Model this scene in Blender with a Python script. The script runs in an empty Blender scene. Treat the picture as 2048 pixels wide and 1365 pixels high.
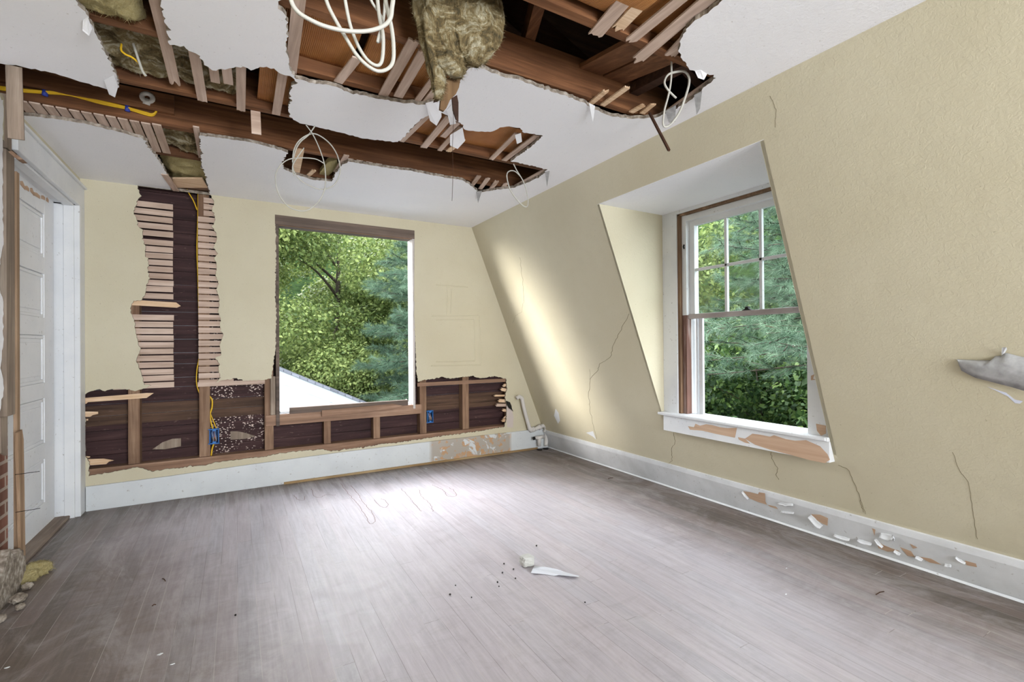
import bpy, bmesh, math, random
import numpy as np
from mathutils import Vector, Matrix, noise
from mathutils.geometry import delaunay_2d_cdt

# ------------------------------------------------------------------ camera
CF, YAW, PIT, ROL = 954.728, 0.5238, 0.0046, -0.0077
D, H, XL, XF, XC = 4.5735, 2.4259, -0.9808, 3.1243, 2.16
Fv = Vector((math.sin(YAW)*math.cos(PIT), math.cos(YAW)*math.cos(PIT), math.sin(PIT)))
R0 = Vector((math.cos(YAW), -math.sin(YAW), 0)); U0 = R0.cross(Fv)
Rv = R0*math.cos(ROL) + U0*math.sin(ROL); Uv = U0*math.cos(ROL) - R0*math.sin(ROL)
EYE = Vector((0, 0, 1.2))
S = bpy.context.scene
C = S.collection
cam = bpy.data.cameras.new('camera'); co = bpy.data.objects.new('camera', cam); C.objects.link(co)
cam.sensor_fit = 'HORIZONTAL'; cam.sensor_width = 36; cam.lens = 36*CF/2048; cam.clip_start = .02; cam.clip_end = 200
m = Matrix((Rv, Uv, -Fv)).transposed().to_4x4(); m.translation = EYE; co.matrix_world = m
S.camera = co
# ------------------------------------------------------------------ view, sky, lights
vs = S.view_settings; vs.view_transform = 'Standard'; vs.look = 'None'; vs.gamma = 1; vs.use_curve_mapping = False
vs.exposure = 0.46
W = bpy.data.worlds.new('sky'); S.world = W; W.use_nodes = True
wn = W.node_tree.nodes; wl = W.node_tree.links
bg = wn['Background']; bg.inputs[0].default_value = (0.86, 0.93, 1.0, 1); bg.inputs[1].default_value = 5.5
def lamp(name, typ, energy, col, loc=(0,0,0), tgt=None, **kw):
    l = bpy.data.lights.new(name, typ); l.energy = energy; l.color = col
    for k, v in kw.items(): setattr(l, k, v)
    o = bpy.data.objects.new(name, l); C.objects.link(o); o.location = loc
    if tgt is not None: o.rotation_euler = (Vector(tgt)-Vector(loc)).to_track_quat('-Z', 'Y').to_euler()
    return o
# hazy sun high over the back garden
lamp('hazy_sun', 'SUN', 7.5, (1, .97, .93), (0, 0, 0), (.90, -.38, -.18), angle=math.radians(21))
lamp('fill_sun', 'SUN', 10.5, (.96, .97, 1), (0, 0, 0), (.25, -.75, -.60), angle=math.radians(45))  # second sun, added as a broad fill through the windows
# fill lamp added behind the camera, at the invented rear window
lamp('rear_fill', 'AREA', 152, (.93, .96, 1), (1.15, -3.38, 1.5), (-.5, .8, 2.5), spread=math.radians(150), shape='RECTANGLE', size=1.9, size_y=1.5)
S.cycles.max_bounces = 10; S.cycles.diffuse_bounces = 6; S.cycles.transparent_max_bounces = 12
S.cycles.use_denoising = True
S.cycles.sample_clamp_indirect = 8

# ------------------------------------------------------------------ projection helpers (photo pixel -> point on a real plane)
def ray(px, py): return Fv + Rv*((px-1024)/CF) + Uv*((682.5-py)/CF)
def oy(px, py, Y=D): d = ray(px, py); return EYE + d*((Y-EYE.y)/d.y)
def oz(px, py, Z=H): d = ray(px, py); return EYE + d*((Z-EYE.z)/d.z)
def ox(px, py, X=XL): d = ray(px, py); return EYE + d*((X-EYE.x)/d.x)
SN = Vector((H, 0, XF-XC))
def osl(px, py, off=0):      # slanted right wall; off > 0 moves into the room
    d = ray(px, py); n = SN.normalized(); P0 = Vector((XF, 0, 0)) - n*off
    return EYE + d*((P0-EYE).dot(n)/d.dot(n))
SL = SN.normalized()
def sx(z): return XF + (XC-XF)*z/H

# ------------------------------------------------------------------ mesh helpers
class MB:
    def __init__(s): s.v = []; s.f = []; s.m = []
    def add(s, vs_, fs, mi=0):
        b = len(s.v); s.v += [tuple(p) for p in vs_]
        for f in fs: s.f.append(tuple(b+i for i in f)); s.m.append(mi)
    def box(s, a, b, mi=0, M=None):
        x0, y0, z0 = a; x1, y1, z1 = b
        P = [Vector(p) for p in ((x0,y0,z0),(x1,y0,z0),(x1,y1,z0),(x0,y1,z0),(x0,y0,z1),(x1,y0,z1),(x1,y1,z1),(x0,y1,z1))]
        if M is not None: P = [M @ p for p in P]
        s.add(P, [(0,3,2,1),(4,5,6,7),(0,1,5,4),(1,2,6,5),(2,3,7,6),(3,0,4,7)], mi)
    def prism(s, poly, vec, mi=0, mi_side=None):
        n = len(poly); P = [Vector(p) for p in poly]; v = Vector(vec)
        if mi_side is None: mi_side = mi
        b = len(s.v); s.v += [tuple(p) for p in P] + [tuple(p+v) for p in P]
        s.f.append(tuple(range(b, b+n))); s.m.append(mi)
        s.f.append(tuple(range(b+2*n-1, b+n-1, -1))); s.m.append(mi)
        for i in range(n):
            j = (i+1) % n
            s.f.append((b+j, b+i, b+n+i, b+n+j)); s.m.append(mi_side)
    def tube(s, pts, r, mi=0, seg=8, flat=1.0, closed=False, taper=None):
        P = [Vector(p) for p in pts]; n = len(P)
        if n < 2: return
        up = None; rings = []
        for i, p in enumerate(P):
            a = P[(i-1) % n] if closed else P[max(0, i-1)]; c = P[(i+1) % n] if closed else P[min(n-1, i+1)]
            t = (c-a).normalized()
            if up is None: up = t.orthogonal().normalized()
            up = (up - t*up.dot(t)); up = up.normalized() if up.length > 1e-6 else t.orthogonal().normalized()
            sd = t.cross(up); rr = r*(taper(i/(n-1)) if taper else 1)
            rings.append([p + up*math.cos(2*math.pi*k/seg)*rr + sd*math.sin(2*math.pi*k/seg)*rr*flat for k in range(seg)])
        b = len(s.v)
        for g in rings: s.v += [tuple(q) for q in g]
        for i in range(n if closed else n-1):
            i2 = (i+1) % n
            for k in range(seg):
                k2 = (k+1) % seg
                s.f.append((b+i*seg+k, b+i*seg+k2, b+i2*seg+k2, b+i2*seg+k)); s.m.append(mi)
        if not closed:
            s.f.append(tuple(b+k for k in range(seg-1, -1, -1))); s.m.append(mi)
            s.f.append(tuple(b+(n-1)*seg+k for k in range(seg))); s.m.append(mi)
    def build(s, name, mats, parent=None, smooth=False, bevel=0):
        me = bpy.data.meshes.new(name); me.from_pydata(s.v, [], s.f); 
        if not isinstance(mats, (list, tuple)): mats = [mats]
        for q in mats: me.materials.append(q)
        me.polygons.foreach_set('material_index', s.m)
        if smooth: me.polygons.foreach_set('use_smooth', [True]*len(me.polygons))
        me.update()
        o = bpy.data.objects.new(name, me); C.objects.link(o)
        if parent is not None: o.parent = parent
        if bevel:
            bv = o.modifiers.new('bevel', 'BEVEL'); bv.width = bevel; bv.segments = 2; bv.limit_method = 'ANGLE'
        bm = bmesh.new(); bm.from_mesh(me); bmesh.ops.recalc_face_normals(bm, faces=bm.faces); bm.to_mesh(me); bm.free()
        return o
def tag(o, label=None, cat=None, group=None, kind=None):
    if label: o['label'] = label
    if cat: o['category'] = cat
    if group: o['group'] = group
    if kind: o['kind'] = kind
    return o
def empty(name, loc=(0,0,0)):
    o = bpy.data.objects.new(name, None); C.objects.link(o); o.location = loc; return o
def child_at(o, parent):
    # keep world-space mesh under an empty that sits elsewhere
    o.parent = parent; o.matrix_parent_inverse = Matrix.Translation(-parent.location); return o
def smooth_line(pts, n=8, closed=False):
    P = [Vector(p) for p in pts]; out = []; L = len(P)
    rng = range(L if closed else L-1)
    for i in rng:
        g = lambda k: P[k % L] if closed else P[min(max(k, 0), L-1)]
        a, b, c, d = g(i-1), g(i), g(i+1), g(i+2)
        for k in range(n):
            t = k/n
            out.append(.5*((2*b)+(c-a)*t+(2*a-5*b+4*c-d)*t*t+(3*b-a-3*c+d)*t**3))
    if not closed: out.append(P[-1])
    return out
def in_poly(x, y, poly):
    c = False; n = len(poly); j = n-1
    for i in range(n):
        xi, yi = poly[i]; xj, yj = poly[j]
        if (yi > y) != (yj > y) and x < (xj-xi)*(y-yi)/(yj-yi)+xi: c = not c
        j = i
    return c
def rough(poly, step=.012, amp=.004, seed=0, keep=None):
    rnd = random.Random(seed); out = []; n = len(poly)
    for i in range(n):
        a = Vector(poly[i]); b = Vector(poly[(i+1) % n]); L = (b-a).length
        out.append(tuple(a)); 
        if keep and keep(a, b): continue
        k = int(L/step); t = (b-a).normalized() if L > 0 else Vector((1, 0)); nn = Vector((-t.y, t.x))
        for q in range(1, k):
            p = a + (b-a)*(q/k) + nn*rnd.uniform(-amp, amp)
            if rnd.random() < .12: p += nn*rnd.uniform(-amp, amp)*1.6
            out.append(tuple(p))
    return out
def sheet(outer, holes, f3, vec, mb=None, mi=0, mis=1, grid=None):
    """flat panel with holes: 2-D loops, f3 maps (u,v)->3-D, vec is the thickness vector"""
    V = []; E = []
    for lp in [outer]+holes:
        b = len(V); n = len(lp)
        V += [Vector(p) for p in lp]; E += [(b+i, b+(i+1) % n) for i in range(n)]
    r = delaunay_2d_cdt(V, E, [], 0, 1e-6)
    v2, fs = r[0], r[2]
    keep = []
    for f in fs:
        cx = sum(v2[i].x for i in f)/len(f); cy = sum(v2[i].y for i in f)/len(f)
        if in_poly(cx, cy, outer) and not any(in_poly(cx, cy, h) for h in holes): keep.append(tuple(f))
    mb = mb or MB(); b = len(mb.v); n = len(v2); w = Vector(vec)
    P = [Vector(f3(p.x, p.y)) for p in v2]
    mb.v += [tuple(p) for p in P]+[tuple(p+w) for p in P]
    cnt = {}
    for f in keep:
        mb.f.append(tuple(b+i for i in f)); mb.m.append(mi)
        mb.f.append(tuple(b+n+i for i in reversed(f))); mb.m.append(mis)
        for i in range(len(f)):
            e = (f[i], f[(i+1) % len(f)]); cnt[tuple(sorted(e))] = cnt.get(tuple(sorted(e)), 0)+1
    for f in keep:
        for i in range(len(f)):
            e = (f[i], f[(i+1) % len(f)])
            if cnt[tuple(sorted(e))] == 1:
                mb.f.append((b+e[1], b+e[0], b+n+e[0], b+n+e[1])); mb.m.append(mis)
    return mb

# ------------------------------------------------------------------ materials
def srgb(*c): return tuple((x/255/12.92 if x/255 <= .04045 else ((x/255+.055)/1.055)**2.4) for x in c)+(1,)
class Mat:
    def __init__(s, name, rough_=.7, spec=.3):
        s.m = bpy.data.materials.new(name); s.m.use_nodes = True; s.t = s.m.node_tree; s.n = s.t.nodes; s.l = s.t.links
        s.b = s.n['Principled BSDF']; s.b.inputs['Roughness'].default_value = rough_; s.b.inputs['Specular IOR Level'].default_value = spec
        s.co = None
    def coord(s, scale=(1,1,1), kind='Object'):
        if s.co is None: s.co = s.n.new('ShaderNodeTexCoord')
        mp = s.n.new('ShaderNodeMapping'); s.l.new(s.co.outputs[kind], mp.inputs[0]); mp.inputs['Scale'].default_value = scale
        return mp.outputs[0]
    def noise(s, scale, vec=None, detail=4, rough_=.55, dist=0):
        q = s.n.new('ShaderNodeTexNoise'); q.inputs['Scale'].default_value = scale; q.inputs['Detail'].default_value = detail
        q.inputs['Roughness'].default_value = rough_; q.inputs['Distortion'].default_value = dist
        s.l.new(vec if vec is not None else s.coord(), q.inputs['Vector']); return q.outputs[0]
    def ramp(s, fac, stops, interp='LINEAR'):
        q = s.n.new('ShaderNodeValToRGB'); s.l.new(fac, q.inputs[0]); q.color_ramp.interpolation = interp
        e = q.color_ramp.elements
        while len(e) < len(stops): e.new(.5)
        for i, (p, c) in enumerate(stops):
            e[i].position = p; e[i].color = c if isinstance(c, tuple) else (c, c, c, 1)
        return q.outputs[0]
    def mix(s, fac, a, b, mode='MIX'):
        q = s.n.new('ShaderNodeMix'); q.data_type = 'RGBA'; q.blend_type = mode
        for sock, val in ((q.inputs[0], fac), (q.inputs[6], a), (q.inputs[7], b)):
            if isinstance(val, (int, float)): sock.default_value = val
            elif isinstance(val, tuple): sock.default_value = val
            else: s.l.new(val, sock)
        return q.outputs[2]
    def math(s, op, a, b=None, c=None):
        q = s.n.new('ShaderNodeMath'); q.operation = op
        for i, val in enumerate((a, b, c)):
            if val is None: continue
            if isinstance(val, (int, float)): q.inputs[i].default_value = val
            else: s.l.new(val, q.inputs[i])
        return q.outputs[0]
    def sep(s, vec=None):
        q = s.n.new('ShaderNodeSeparateXYZ'); s.l.new(vec if vec is not None else s.coord(), q.inputs[0]); return q.outputs
    def color(s, c):
        if isinstance(c, tuple): s.b.inputs['Base Color'].default_value = c
        else: s.l.new(c, s.b.inputs['Base Color'])
        return s
    def bump(s, h, strength=.3, dist=.002):
        q = s.n.new('ShaderNodeBump'); q.inputs['Strength'].default_value = strength; q.inputs['Distance'].default_value = dist
        s.l.new(h, q.inputs['Height']); s.l.new(q.outputs[0], s.b.inputs['Normal']); return s

def plaster(name, base, dark, bump_s=.6, dirty=None):
    M = Mat(name, .6, .25)
    n1 = M.noise(1.3, detail=3); n2 = M.noise(14, detail=5)
    c = M.mix(M.ramp(n1, [(.35, 0.), (.7, 1.)]), base, dark)
    c = M.mix(M.math('MULTIPLY', M.ramp(n2, [(.5, 0.), (.75, 1.)]), .35), c, dark)
    spk = M.noise(90, detail=2)
    c = M.mix(M.math('MULTIPLY', M.ramp(spk, [(.70, 0.), (.76, 1.)]), .35), c, srgb(120, 108, 84))
    if dirty: c = dirty(M, c)
    M.color(c)
    strokes = M.noise(52, M.coord((1, 1, 1)), detail=6, rough_=.6, dist=1.2)
    big = M.noise(4, detail=3)
    M.bump(M.math('ADD', M.math('MULTIPLY', big, 1.6), strokes), bump_s, .006)
    return M.m
def dirt_low(M, c):
    x, y, z = M.sep()
    f = M.math('MULTIPLY', M.ramp(z, [(.15, 1.), (.75, 0.)]), M.ramp(y, [(.0, 1.), (2.2, 0.)] if False else [(.0, 1.), (1., 0.)]))
    n = M.ramp(M.noise(9, detail=6), [(.45, 0.), (.62, 1.)])
    return M.mix(M.math('MULTIPLY', M.math('MULTIPLY', f, n), .55), c, srgb(120, 112, 84))
YEL, YEL2 = srgb(199, 192, 169), srgb(191, 183, 158)
M_yel = plaster('yellow_painted_plaster', YEL, YEL2, .35)
M_yel_r = plaster('yellow_painted_plaster_scuffed', YEL, YEL2, .30, dirt_low)
M_white = plaster('white_ceiling_plaster', srgb(240, 240, 243), srgb(234, 235, 239), .3)
Mq = Mat('brown_coat_plaster', .95, .1)
Mq.color(Mq.ramp(Mq.noise(38, detail=8), [(.3, srgb(92, 82, 74)), (.5, srgb(140, 130, 118)), (.7, srgb(186, 178, 168))])).bump(Mq.noise(70, detail=8, rough_=.7), .7, .004); M_coat = Mq.m
def wood(name, a, b, c, axis='x', scale=1., rough_=.75, bump_s=.4, stain=None):
    M = Mat(name, rough_, .2)
    st = {'x': (1.5, 30, 30), 'y': (30, 1.5, 30), 'z': (30, 30, 1.5)}[axis]
    v = M.coord(tuple(k*scale for k in st))
    g = M.noise(1, v, detail=6, rough_=.65, dist=.4)
    ob = M.n.new('ShaderNodeObjectInfo')
    big = M.noise(3.1, detail=3)
    col = M.ramp(g, [(.28, a), (.5, b), (.72, c)])
    col = M.mix(M.math('MULTIPLY', M.ramp(big, [(.4, 0.), (.7, 1.)]), .5), col, a)
    col = M.mix(M.math('MULTIPLY', ob.outputs['Random'], .25), col, c)
    if stain: col = stain(M, col)
    M.color(col); M.bump(g, bump_s, .003)
    return M.m
LA = (srgb(146, 124, 108), srgb(190, 166, 150), srgb(218, 198, 184))
M_lath = wood('sawn_lath_wood_lengthwise_x', *LA, 'x')
M_lath_y = wood('sawn_lath_wood_lengthwise_y', *LA, 'y')
M_fresh = wood('freshly_broken_wood', srgb(184, 146, 110), srgb(216, 184, 150), srgb(238, 216, 190), 'x', 2)
M_joist = wood('joist_wood', srgb(66, 42, 28), srgb(104, 68, 44), srgb(146, 102, 70), 'x', 1.)
M_joist_y = wood('joist_wood_y', srgb(66, 42, 28), srgb(104, 68, 44), srgb(146, 102, 70), 'y', 1.)
M_stud = wood('stud_wood', srgb(84, 62, 48), srgb(126, 98, 78), srgb(170, 142, 118), 'z', .8)
M_plate = wood('plate_wood', srgb(96, 72, 58), srgb(140, 110, 90), srgb(180, 150, 128), 'x', .8)
M_oldwood = wood('weathered_grey_wood', srgb(88, 76, 66), srgb(132, 116, 102), srgb(176, 162, 146), 'z', .8)
M_header = wood('window_header_wood', srgb(70, 62, 56), srgb(100, 88, 81), srgb(130, 112, 100), 'x', .8)
M_dark = wood('dark_attic_wood', srgb(40, 26, 20), srgb(66, 44, 34), srgb(92, 66, 50), 'x', .8)
# purple-brown sheathing boards with paint flecks
Ms = Mat('dark_sheathing_boards', .7, .25)
gx = Ms.noise(1, Ms.coord((1.6, 30, 26)), detail=6, rough_=.65)
sc = Ms.ramp(gx, [(.3, srgb(40, 24, 25)), (.55, srgb(64, 42, 42)), (.8, srgb(88, 64, 62))])
sX, sY, sZ = Ms.sep()
br = Ms.n.new('ShaderNodeTexWhiteNoise'); br.noise_dimensions = '1D'; Ms.l.new(Ms.math('FLOOR', Ms.math('MULTIPLY', sZ, 9.1)), br.inputs['W'])
def band(a, b_): return Ms.math('MULTIPLY', Ms.math('GREATER_THAN', sZ, a), Ms.math('LESS_THAN', sZ, b_))
bn = Ms.math('MAXIMUM', Ms.math('MULTIPLY', band(.598, .75), Ms.math('LESS_THAN', sX, .3)), Ms.math('MULTIPLY', band(.51, .66), Ms.math('GREATER_THAN', sX, 1.6)))
sc = Ms.mix(Ms.math('MULTIPLY', bn, .8), sc, Ms.ramp(gx, [(.3, srgb(56, 40, 30)), (.6, srgb(100, 76, 58))]))
fl = Ms.n.new('ShaderNodeTexVoronoi'); fl.inputs['Scale'].default_value = 52; fl.inputs['Randomness'].default_value = 1; Ms.l.new(Ms.coord((1, .2, 1.5)), fl.inputs['Vector'])
msk = Ms.math('MULTIPLY', Ms.ramp(fl.outputs['Distance'], [(.30, 1.), (.36, 0.)]), Ms.ramp(Ms.noise(9, detail=3), [(.44, 0.), (.50, 1.)]))
inx = Ms.math('MULTIPLY', Ms.math('GREATER_THAN', sX, -.19), Ms.math('LESS_THAN', sX, .25))
inx = Ms.math('MULTIPLY', inx, Ms.math('SUBTRACT', 1., bn))
sc = Ms.mix(Ms.math('MULTIPLY', msk, inx), sc, srgb(214, 196, 186))
scr = Ms.math('MULTIPLY', Ms.ramp(Ms.noise(22, Ms.coord((1, 1, 3)), detail=7), [(.64, 0.), (.70, 1.)]), .4)
sc = Ms.mix(scr, sc, srgb(120, 98, 92))
Ms.color(sc).bump(gx, .5, .004); M_sheath = Ms.m
# painted wood
def paint(name, a, b, rough_=.45, bump_s=.15, chips=None):
    M = Mat(name, rough_, .4)
    n = M.noise(5, detail=6); sp = M.noise(48, detail=4)
    c = M.mix(M.ramp(n, [(.4, 0.), (.7, 1.)]), a, b)
    c = M.mix(M.math('MULTIPLY', M.ramp(sp, [(.66, 0.), (.72, 1.)]), .5), c, srgb(128, 118, 106))
    if chips: c = chips(M, c)
    M.color(c); M.bump(M.noise(22, detail=5), bump_s, .003); return M.m
M_trim = paint('white_trim_paint', srgb(218, 220, 222), srgb(208, 211, 215))
M_door = paint('door_paint', srgb(224, 226, 229), srgb(216, 219, 223), .5, .1)
M_base_r = paint('baseboard_paint_peeling', srgb(213, 215, 218), srgb(196, 198, 200), .5, .8)
def bchips(M, c):
    x, y, z = M.sep(); n = M.ramp(M.noise(7, detail=6, dist=1), [(.42, 0.), (.45, 1.)])
    f = M.math('MULTIPLY', M.math('MULTIPLY', M.ramp(M.math('SUBTRACT', x, 1.5), [(.16, 0.), (.2, 1.)]), M.ramp(M.math('SUBTRACT', x, 1.9), [(.68, 1.), (.72, 0.)])), n)
    n2 = M.ramp(M.noise(19, detail=3), [(.54, 0.), (.56, 1.)])
    g = M.mix(n2, srgb(168, 160, 150), srgb(184, 148, 112))
    return M.mix(f, c, g)
M_base_b = paint('baseboard_paint_stained', srgb(204, 208, 210), srgb(196, 200, 203), .5, .15, bchips)
Mb = Mat('bare_tan_wood', .8, .2); gb = Mb.noise(1, Mb.coord((40, 2, 40)), detail=4)
Mb.color(Mb.ramp(gb, [(.3, srgb(176, 146, 122)), (.7, srgb(196, 168, 144))])).bump(gb, .4, .003); M_bare = Mb.m
Mc = Mat('crack_dark', .95, .0); Mc.color(srgb(112, 102, 80)); M_crack = Mc.m
Mg = Mat('peeled_paint_back', .85, .1); Mg.color(Mg.ramp(Mg.noise(30, detail=5), [(.3, srgb(150, 150, 150)), (.7, srgb(182, 182, 183))])).bump(Mg.noise(60), .4, .002); M_peel = Mg.m
# floor
Mf = Mat('dusty_grey_floorboards', .42, .5)
fx, fy, fz = Mf.sep()
bw = 0.0765
bi = Mf.math('FLOOR', Mf.math('DIVIDE', fx, bw)); fr = Mf.math('FRACT', Mf.math('DIVIDE', fx, bw))
wn1 = Mf.n.new('ShaderNodeTexWhiteNoise'); wn1.noise_dimensions = '1D'; Mf.l.new(bi, wn1.inputs['W'])
yoff = Mf.math('MULTIPLY', wn1.outputs[0], 7.3)
seg = Mf.math('DIVIDE', Mf.math('ADD', fy, yoff), 1.9)
segi = Mf.math('FLOOR', seg); segf = Mf.math('FRACT', seg)
cmb = Mf.n.new('ShaderNodeCombineXYZ'); Mf.l.new(bi, cmb.inputs[0]); Mf.l.new(segi, cmb.inputs[1])
wn2 = Mf.n.new('ShaderNodeTexWhiteNoise'); Mf.l.new(cmb.outputs[0], wn2.inputs['Vector'])
grain = Mf.noise(1, Mf.coord((46, 3.0, 1)), detail=7, rough_=.68, dist=.3)
dust = Mf.noise(1.1, Mf.coord((1, 1, 1)), detail=6, rough_=.62, dist=.5)
swirl = Mf.noise(3.2, Mf.coord((1, 1.8, 1)), detail=9, rough_=.72, dist=2.2)
clean = Mf.ramp(grain, [(.3, srgb(72, 63, 52)), (.5, srgb(87, 77, 66)), (.7, srgb(106, 96, 86))])  # brown boards, darkened further to hold the shade on the left
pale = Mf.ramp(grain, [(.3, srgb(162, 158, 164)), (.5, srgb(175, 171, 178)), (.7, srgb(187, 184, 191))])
# worn, painted-light middle; grime plus painted shade toward door; grimy below slanted wall
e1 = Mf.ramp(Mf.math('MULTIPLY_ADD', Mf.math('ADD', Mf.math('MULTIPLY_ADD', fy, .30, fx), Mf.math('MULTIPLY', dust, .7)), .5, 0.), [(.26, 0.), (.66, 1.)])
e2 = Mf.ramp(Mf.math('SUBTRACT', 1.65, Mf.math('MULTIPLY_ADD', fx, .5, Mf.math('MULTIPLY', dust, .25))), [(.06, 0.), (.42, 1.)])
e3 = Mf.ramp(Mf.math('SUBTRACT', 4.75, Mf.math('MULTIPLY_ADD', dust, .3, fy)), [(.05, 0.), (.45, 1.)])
wear_light = Mf.math('MULTIPLY', Mf.math('MULTIPLY', e1, e2), e3)
wear_light = Mf.math('MULTIPLY_ADD', Mf.math('SUBTRACT', swirl, .5), .9, wear_light)
q = Mf.n.new('ShaderNodeClamp'); Mf.l.new(wear_light, q.inputs[0]); wear_light = q.outputs[0]
fc = Mf.mix(wear_light, clean, pale)
fc = Mf.mix(Mf.math('MULTIPLY', wn2.outputs[0], .16), fc, srgb(196, 172, 172))
fc = Mf.mix(Mf.math('MULTIPLY', wn1.outputs[0], .10), fc, srgb(110, 104, 110))
scuff = Mf.ramp(Mf.noise(2.2, Mf.coord((1.4, .5, 1)), detail=10, rough_=.78, dist=1.5), [(.5, 0.), (.68, 1.)])
fc = Mf.mix(Mf.math('MULTIPLY', scuff, .3), fc, srgb(206, 202, 204))
# run-off stains along the joints near the back wall
st = Mf.math('MULTIPLY', Mf.ramp(Mf.noise(1, Mf.coord((16, 1.6, 1)), detail=4), [(.52, 0.), (.6, 1.)]), Mf.ramp(Mf.math('SUBTRACT', fy, 3.6), [(.2, 0.), (.9, 1.)]))
fc = Mf.mix(Mf.math('MULTIPLY', st, .55), fc, srgb(92, 78, 70))
seam = Mf.math('LESS_THAN', Mf.math('ABSOLUTE', Mf.math('SUBTRACT', fr, .5)), .4875)
sgap = Mf.math('GREATER_THAN', segf, .0014)
sm = Mf.math('MULTIPLY', seam, sgap)
sv = Mf.ramp(Mf.noise(2.4, Mf.coord((9, .6, 1)), detail=2), [(.46, srgb(104, 92, 88)), (.54, srgb(188, 182, 178))])
fc = Mf.mix(Mf.math('MULTIPLY', Mf.math('SUBTRACT', 1., sm), .6), fc, sv)
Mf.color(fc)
rr = Mf.ramp(swirl, [(.3, .36), (.7, .56)]); Mf.l.new(rr, Mf.b.inputs['Roughness'])
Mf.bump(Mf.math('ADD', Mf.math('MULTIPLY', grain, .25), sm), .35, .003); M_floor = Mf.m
# insulation, paper
Mi = Mat('yellow_brown_fibreglass', .95, .05)
ni = Mi.noise(13, detail=6, rough_=.7, dist=1.2); nf = Mi.noise(70, Mi.coord((1, 1, .4)), detail=5, rough_=.8, dist=2)
ic = Mi.ramp(ni, [(.38, srgb(54, 42, 30)), (.46, srgb(128, 104, 66)), (.52, srgb(172, 154, 116)), (.59, srgb(224, 216, 190))])
Mi.color(Mi.mix(Mi.math('MULTIPLY', nf, .45), ic, srgb(206, 192, 150))).bump(Mi.math('ADD', nf, ni), 1, .02); M_ins = Mi.m
Mi2 = Mat('clean_yellow_fibreglass', .95, .05); nf = Mi2.noise(70, detail=5, rough_=.8, dist=2)
Mi2.color(Mi2.ramp(nf, [(.3, srgb(196, 174, 112)), (.7, srgb(238, 226, 176))])).bump(nf, 1, .02); M_ins2 = Mi2.m
Mk = Mat('ribbed_brown_kraft_paper', .6, .3)
wv = Mk.n.new('ShaderNodeTexWave'); wv.inputs['Scale'].default_value = 42; wv.inputs['Distortion'].default_value = 1.2; wv.inputs['Detail'].default_value = 2; wv.bands_direction = 'X'
Mk.l.new(Mk.coord(), wv.inputs['Vector'])
kn = Mk.noise(4, detail=4)
kc = Mk.ramp(kn, [(.3, srgb(158, 98, 48)), (.7, srgb(196, 138, 80))])
kc = Mk.mix(Mk.math('MULTIPLY', wv.outputs[1], .35), kc, srgb(120, 70, 32))
Mk.color(kc).bump(Mk.math('ADD', wv.outputs[1], Mk.math('MULTIPLY', kn, 3)), .6, .003); M_kraft = Mk.m
M_kraft_d = wood('dirty_torn_kraft', srgb(66, 48, 32), srgb(98, 74, 50), srgb(130, 104, 74), 'z', .5)
def plain(name, c, r=.5, metal=0, spec=.4):
    M = Mat(name, r, spec); n = M.noise(30, detail=3)
    M.color(M.mix(M.math('MULTIPLY', n, .25), c, tuple(x*.7 for x in c[:3])+(1,))); M.b.inputs['Metallic'].default_value = metal; return M.m
M_cable_w = plain('white_cable_sheath', srgb(176, 174, 166), .45)
M_cable_y = plain('yellow_cable_sheath', srgb(226, 182, 36), .4)
M_blue = plain('blue_plastic', srgb(32, 104, 176), .4)
M_tie = plain('blue_tie_plastic', srgb(46, 66, 160), .4)
M_wire_b = plain('black_wire', srgb(26, 26, 28), .4)
M_copper = plain('bare_copper', srgb(190, 120, 80), .35, .8)
M_pipe = plain('white_painted_pipe', srgb(206, 202, 198), .4)
M_pale = plain('porcelain', srgb(220, 218, 212), .3)
M_dbox = plain('dark_metal', srgb(30, 28, 26), .5, .5)
M_siding = plain('white_siding', srgb(206, 209, 217), .6)
Mr = Mat('grey_shingles', .9, .1); rb = Mr.n.new('ShaderNodeTexBrick'); rb.inputs['Scale'].default_value = 4
Mr.l.new(Mr.coord((1, 1, 1), 'Object'), rb.inputs['Vector']); rb.inputs['Color1'].default_value = srgb(128, 130, 138); rb.inputs['Color2'].default_value = srgb(98, 100, 108); rb.inputs['Mortar'].default_value = srgb(60, 60, 66)
Mr.color(rb.outputs[0]); M_shingle = Mr.m
Mbk = Mat('old_red_brick', .9, .1); bk = Mbk.n.new('ShaderNodeTexBrick'); bk.inputs['Scale'].default_value = 1; bk.inputs['Brick Width'].default_value = .2; bk.inputs['Row Height'].default_value = .068; bk.inputs['Mortar Size'].default_value = .009
cb = Mbk.n.new('ShaderNodeCombineXYZ'); a_, b_, c_ = Mbk.sep(); Mbk.l.new(Mbk.math('ADD', a_, b_), cb.inputs[0]); Mbk.l.new(c_, cb.inputs[1]); Mbk.l.new(cb.outputs[0], bk.inputs['Vector'])
bk.inputs['Color1'].default_value = srgb(136, 84, 68); bk.inputs['Color2'].default_value = srgb(112, 72, 60); bk.inputs['Mortar'].default_value = srgb(176, 160, 146)
Mbk.color(Mbk.mix(Mbk.math('MULTIPLY', Mbk.noise(25, detail=5), .4), bk.outputs[0], srgb(160, 138, 122))).bump(bk.outputs[1], .8, -.006); M_brick = Mbk.m
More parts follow.
